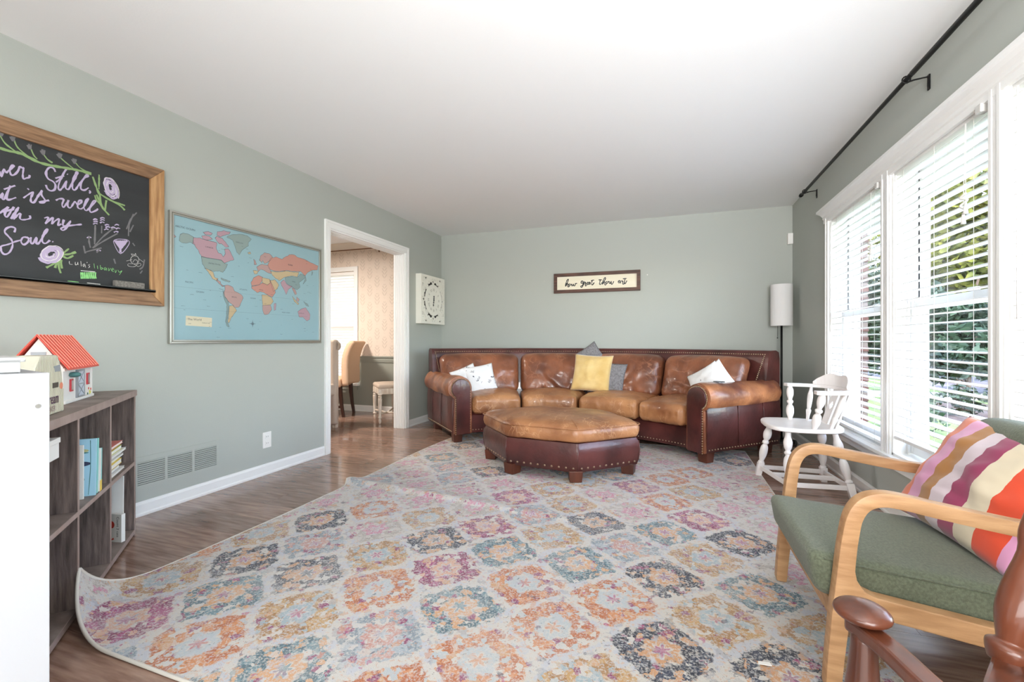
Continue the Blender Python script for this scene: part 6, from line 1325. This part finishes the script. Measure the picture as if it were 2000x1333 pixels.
# ice cream stand toy: arched ribbed front
ic = thing('toy_ice_cream_stand', S(.87, .08, SH), 'cream ribbed ice cream maker toy beside the white cabinet', 'toy')
prof = [(.703, 0), (.960, 0), (.960, .10), (.93, .17), (.895, .207), (.765, .207), (.742, .185), (.722, .14), (.710, .07)]
def icf(u, v, d): return S(u + .068, .045 + d, SH + .0005 + v)
body = finish('body', MB().prism(prof, icf, 0, .085), creamp, ic, bevel=.006)
mb = MB(); u = .715
while u < .955:
    top = min(.203, .203 if .765 < u < .895 else (.07 + (u - .710) * 2.5 if u < .765 else .207 - (u - .895) * 1.3)); mb.box(0, 0, 0, 0, 0, 0) if False else mb.hexa([icf(u, .004, -.0014), icf(u + .0045, .004, -.0014), icf(u + .0045, .004, 0), icf(u, .004, 0), icf(u, top, -.0014), icf(u + .0045, top, -.0014), icf(u + .0045, top, 0), icf(u, top, 0)]); u += .0095
stuff(finish('rib', mb, creamp, body))
finish('handle_slot', MB().prism([(.745, .148), (.790, .148), (.798, .168), (.748, .172)], icf, -.0022, .002), gm, body)
mbx = MB(); text_mb('Ice Cream', .044, lambda u, v: icf(.928 - u * .90, .038 + v * 1.2, -.0026), mbx, thick=.0005); finish('lettering', mbx, M('plum_ink', (92, 60, 84), .5), body, recalc=False)
mbx = MB(); text_mb('MAKER', .024, lambda u, v: icf(.862 - u * .95, .012 + v * 1.1, -.0026), mbx); finish('lettering', mbx, M('mauve_ink', (150, 110, 116), .5), body, recalc=False)
finish('scoop_sticker', MB().tube([icf(.738, .095, -.0016), icf(.738, .095, -.0030)], .012, n=16), M('coral_sticker', (232, 140, 110), .5), body)
finish('badge', MB().box(0, 0, 0, 0, 0, 0) if False else MB().hexa([icf(.765, .092, -.003), icf(.81, .092, -.003), icf(.81, .092, -.001), icf(.765, .092, -.001), icf(.765, .110, -.003), icf(.81, .110, -.003), icf(.81, .110, -.001), icf(.765, .110, -.001)]), M('badge_dark', (80, 72, 62), .5), body)

# ------------------------------------------------------------------ white cabinet at the near left, with bin on top
cd = Vector((.24, .97, 0)).normalized(); cn = Vector((-cd.y, cd.x, 0)); co = Vector((-1.31, .60, 0))
def Cb(a, b, z): return co - cd * a + cn * b + Vector((0, 0, z))
def cbox(a0, b0, z0, a1, b1, z1): return MB().hexa([Cb(a0, b0, z0), Cb(a1, b0, z0), Cb(a1, b1, z0), Cb(a0, b1, z0), Cb(a0, b0, z1), Cb(a1, b0, z1), Cb(a1, b1, z1), Cb(a0, b1, z1)])
CT = .948
wcab = thing('white_cabinet', Cb(.3, .15, 0), 'tall white laminate cabinet side at the near left edge', 'cabinet')
finish('side_panel', cbox(0, 0, 0, .60, .016, CT), cabw, wcab, bevel=.0015)
finish('back_panel', cbox(0.002, .016, 0, .012, .30, CT - .02), cabw, wcab)
finish('top_panel', cbox(0.002, .016, CT - .016, .60, .30, CT - .001), cabw, wcab)
finish('side_panel', cbox(0, .30, 0, .60, .316, CT - .01), cabw, wcab)
finish('shelf', cbox(.012, .016, .45, .60, .30, .466), cabw, wcab)
sp_ = Cb(.012, -.001, 0)
for a_, z_ in ((.018, .875), (.018, .25)):
    finish('cam_screw', MB().tube([Cb(a_, .001, z_), Cb(a_, -.0015, z_)], .0045, n=12), silver, wcab, smooth=True, auto=.5)
# small white block hiding in the gap beside the cabinet (toy box edge)
bi = thing('storage_bin', Cb(.2, .1, CT), 'grey-white plastic tray on top of the white cabinet', 'bin')
def bowl(mb, a0, a1, b0, b1, z0, z1, t=.004):
    q = cbox
    for r in ((a0, b0, a1, b0 + t), (a0, b1 - t, a1, b1), (a0, b0, a0 + t, b1), (a1 - t, b0, a1, b1)):
        mb.hexa([Cb(r[0], r[1], z0), Cb(r[2], r[1], z0), Cb(r[2], r[3], z0), Cb(r[0], r[3], z0), Cb(r[0], r[1], z1), Cb(r[2], r[1], z1), Cb(r[2], r[3], z1), Cb(r[0], r[3], z1)])
    mb.hexa([Cb(a0, b0, z0), Cb(a1, b0, z0), Cb(a1, b1, z0), Cb(a0, b1, z0), Cb(a0, b0, z0 + t), Cb(a1, b0, z0 + t), Cb(a1, b1, z0 + t), Cb(a0, b1, z0 + t)]); return mb
finish('tub', bowl(MB(), .035, .40, .06, .27, CT - .0005, CT + .026), binp, bi, bevel=.002)
finish('rim', bowl(MB(), .028, .407, .053, .277, CT + .024, CT + .031, .010), binp, bi, bevel=.002)
finish('toy_lid', MB().hexa([Cb(.09, .10, CT + .028), Cb(.24, .10, CT + .028), Cb(.24, .24, CT + .028), Cb(.09, .24, CT + .028), Cb(.12, .13, CT + .043), Cb(.20, .13, CT + .045), Cb(.19, .21, CT + .052), Cb(.13, .21, CT + .050)]), paper, bi, bevel=.003)

# ------------------------------------------------------------------ dining chairs
tc_ = thing('dining_chair', (-4.0, 4.75, 0), 'peach tufted high-backed dining chair with dark legs near the dining window', 'chair')
def tb(p):
    v = p.z / .30; u = p.y / .24
    x = -4.02 + .10 * v * abs(v) * (v > -.2) + p.x * 1.0 + (.07 * u * u); z = .72 + p.z
    w = 0
    if p.x < 0:
        for ty in (-.1, .1):
            for tz in (-.12, .06): w += .014 * math.exp(-(((p.y - ty) / .03) ** 2 + ((p.z - tz) / .03) ** 2))
    return Vector((x + w, 4.82 + p.y - (.0), z))
M0 = Matrix.Translation((-4.20, 5.06, 0)) @ Matrix.Rotation(math.radians(20), 4, 'Z') @ Matrix.Translation((4.02, -4.82, 0))
finish('backrest', rbox(.045, .25, .30, .04, 3, (2, 18, 18), lambda p: M0 @ tb(p)), peach, tc_, smooth=True)
finish('seat', rbox(.26, .25, .06, .03, 3, (6, 6, 2), lambda p: M0 @ Vector((-4.27 + p.x, 4.82 + p.y, .46 + p.z))), peach, tc_, smooth=True)
for dx, dy, s in ((-4.03, 4.62, 1), (-4.03, 5.02, 1), (-4.48, 4.62, -1), (-4.48, 5.02, -1)):
    finish('leg', MB().loft([[M0 @ Vector((dx + s * o_ + a, dy + b, z)) for a, b in ((-w, -w), (w, -w), (w, w), (-w, w))] for z, w, o_ in ((.48, .024, -.01), (.3, .021, 0), (.15, .018, .015), (0, .016, .04))]), darkwood, tc_)
finish('stretcher', MB().hexa([M0 @ Vector(p) for p in ((-4.47, 4.61, .12), (-4.03, 4.61, .12), (-4.03, 4.63, .12), (-4.47, 4.63, .12), (-4.47, 4.61, .15), (-4.03, 4.61, .15), (-4.03, 4.63, .15), (-4.47, 4.63, .15))]), darkwood, tc_)
lc = thing('dining_chair', (-3.9, 4.3, 0), 'beige linen slipcovered high-back chair at the doorway edge', 'chair')
M1 = Matrix.Translation((-3.915, 4.24, 0)) @ Matrix.Rotation(math.radians(92), 4, 'Z') @ Matrix.Translation((4.02, -4.30, 0))
finish('backrest', rbox(.045, .25, .50, .03, 3, (2, 6, 12), lambda p: M1 @ Vector((-4.02 + .22 * ((p.y + .25) / .5) * 0 + p.x, 4.30 + p.y, .535 + p.z))), linen, lc, smooth=True)
finish('roll_top', MB().tube([M1 @ Vector((-4.0, y_, .96)) for y_ in (4.05, 4.10, 4.50, 4.55)], [.05, .056, .056, .05], n=16), linen, lc, smooth=True)
finish('seat', rbox(.24, .25, .07, .03, 3, (6, 6, 2), lambda p: M1 @ Vector((-4.28 + p.x, 4.30 + p.y, .45 + p.z))), linen, lc, smooth=True)
for dx, dy in ((-4.0, 4.09), (-4.0, 4.51), (-4.48, 4.09), (-4.48, 4.51)):
    q = M1 @ Vector((dx, dy, 0)); finish('leg', foot((q.x, q.y, 0), Vector((1, 0, 0)), Vector((0, 1, 0)), .05, .40 if dx < -4.2 else .06), whitewash, lc)
# whitewashed bench / stool
bs = thing('dining_stool', (-3.35, 4.85, 0), 'whitewashed stool with turned legs and beige cushion in the dining room', 'stool')
def bq(x, y, z): return Matrix.Translation((-3.357, 4.645, 0)) @ Matrix.Rotation(math.radians(45), 4, 'Z') @ Vector((x, y, z))
TL = [(0, .024), (.06, .024), (.10, .022), (.13, .028), (.17, .017), (.2, .026), (.23, .018), (.27, .026), (.6, .020), (.78, .015), (.80, .022), (.83, .022), (.86, .014), (.93, .018), (1, .010)]
for x, y in ((0.0, 0.0), (0, .40), (.24, .0), (.24, .40)):
    finish('leg', turned(MB(), bq(x, y, .41), bq(x, y, 0), TL, 12), whitewash, bs, smooth=True)
finish('apron', MB().hexa([bq(*p) for p in ((-.02, -.02, .36), (.26, -.02, .36), (.26, .42, .36), (-.02, .42, .36), (-.02, -.02, .43), (.26, -.02, .43), (.26, .42, .43), (-.02, .42, .43))]), whitewash, bs, bevel=.004)
finish('seat', rbox(.145, .225, .03, .028, 3, (8, 8, 2), lambda p: bq(.12 + p.x, .20 + p.y, .452 + p.z + .012 * (1 - (p.x / .145) ** 2) * (1 - (p.y / .225) ** 2))), linen, bs, smooth=True)
for a, b in (((0, 0, .12), (.12, .20, .10)), ((.24, 0, .12), (.12, .20, .10)), ((0, .40, .12), (.12, .20, .10)), ((.24, .40, .12), (.12, .20, .10))): finish('stretcher', MB().tube([bq(*a), bq(*b)], .012, n=8), whitewash, bs, smooth=True)
print('objects', len(bpy.data.objects), 'tris', sum(len(m.polygons) * 2 for m in bpy.data.meshes))
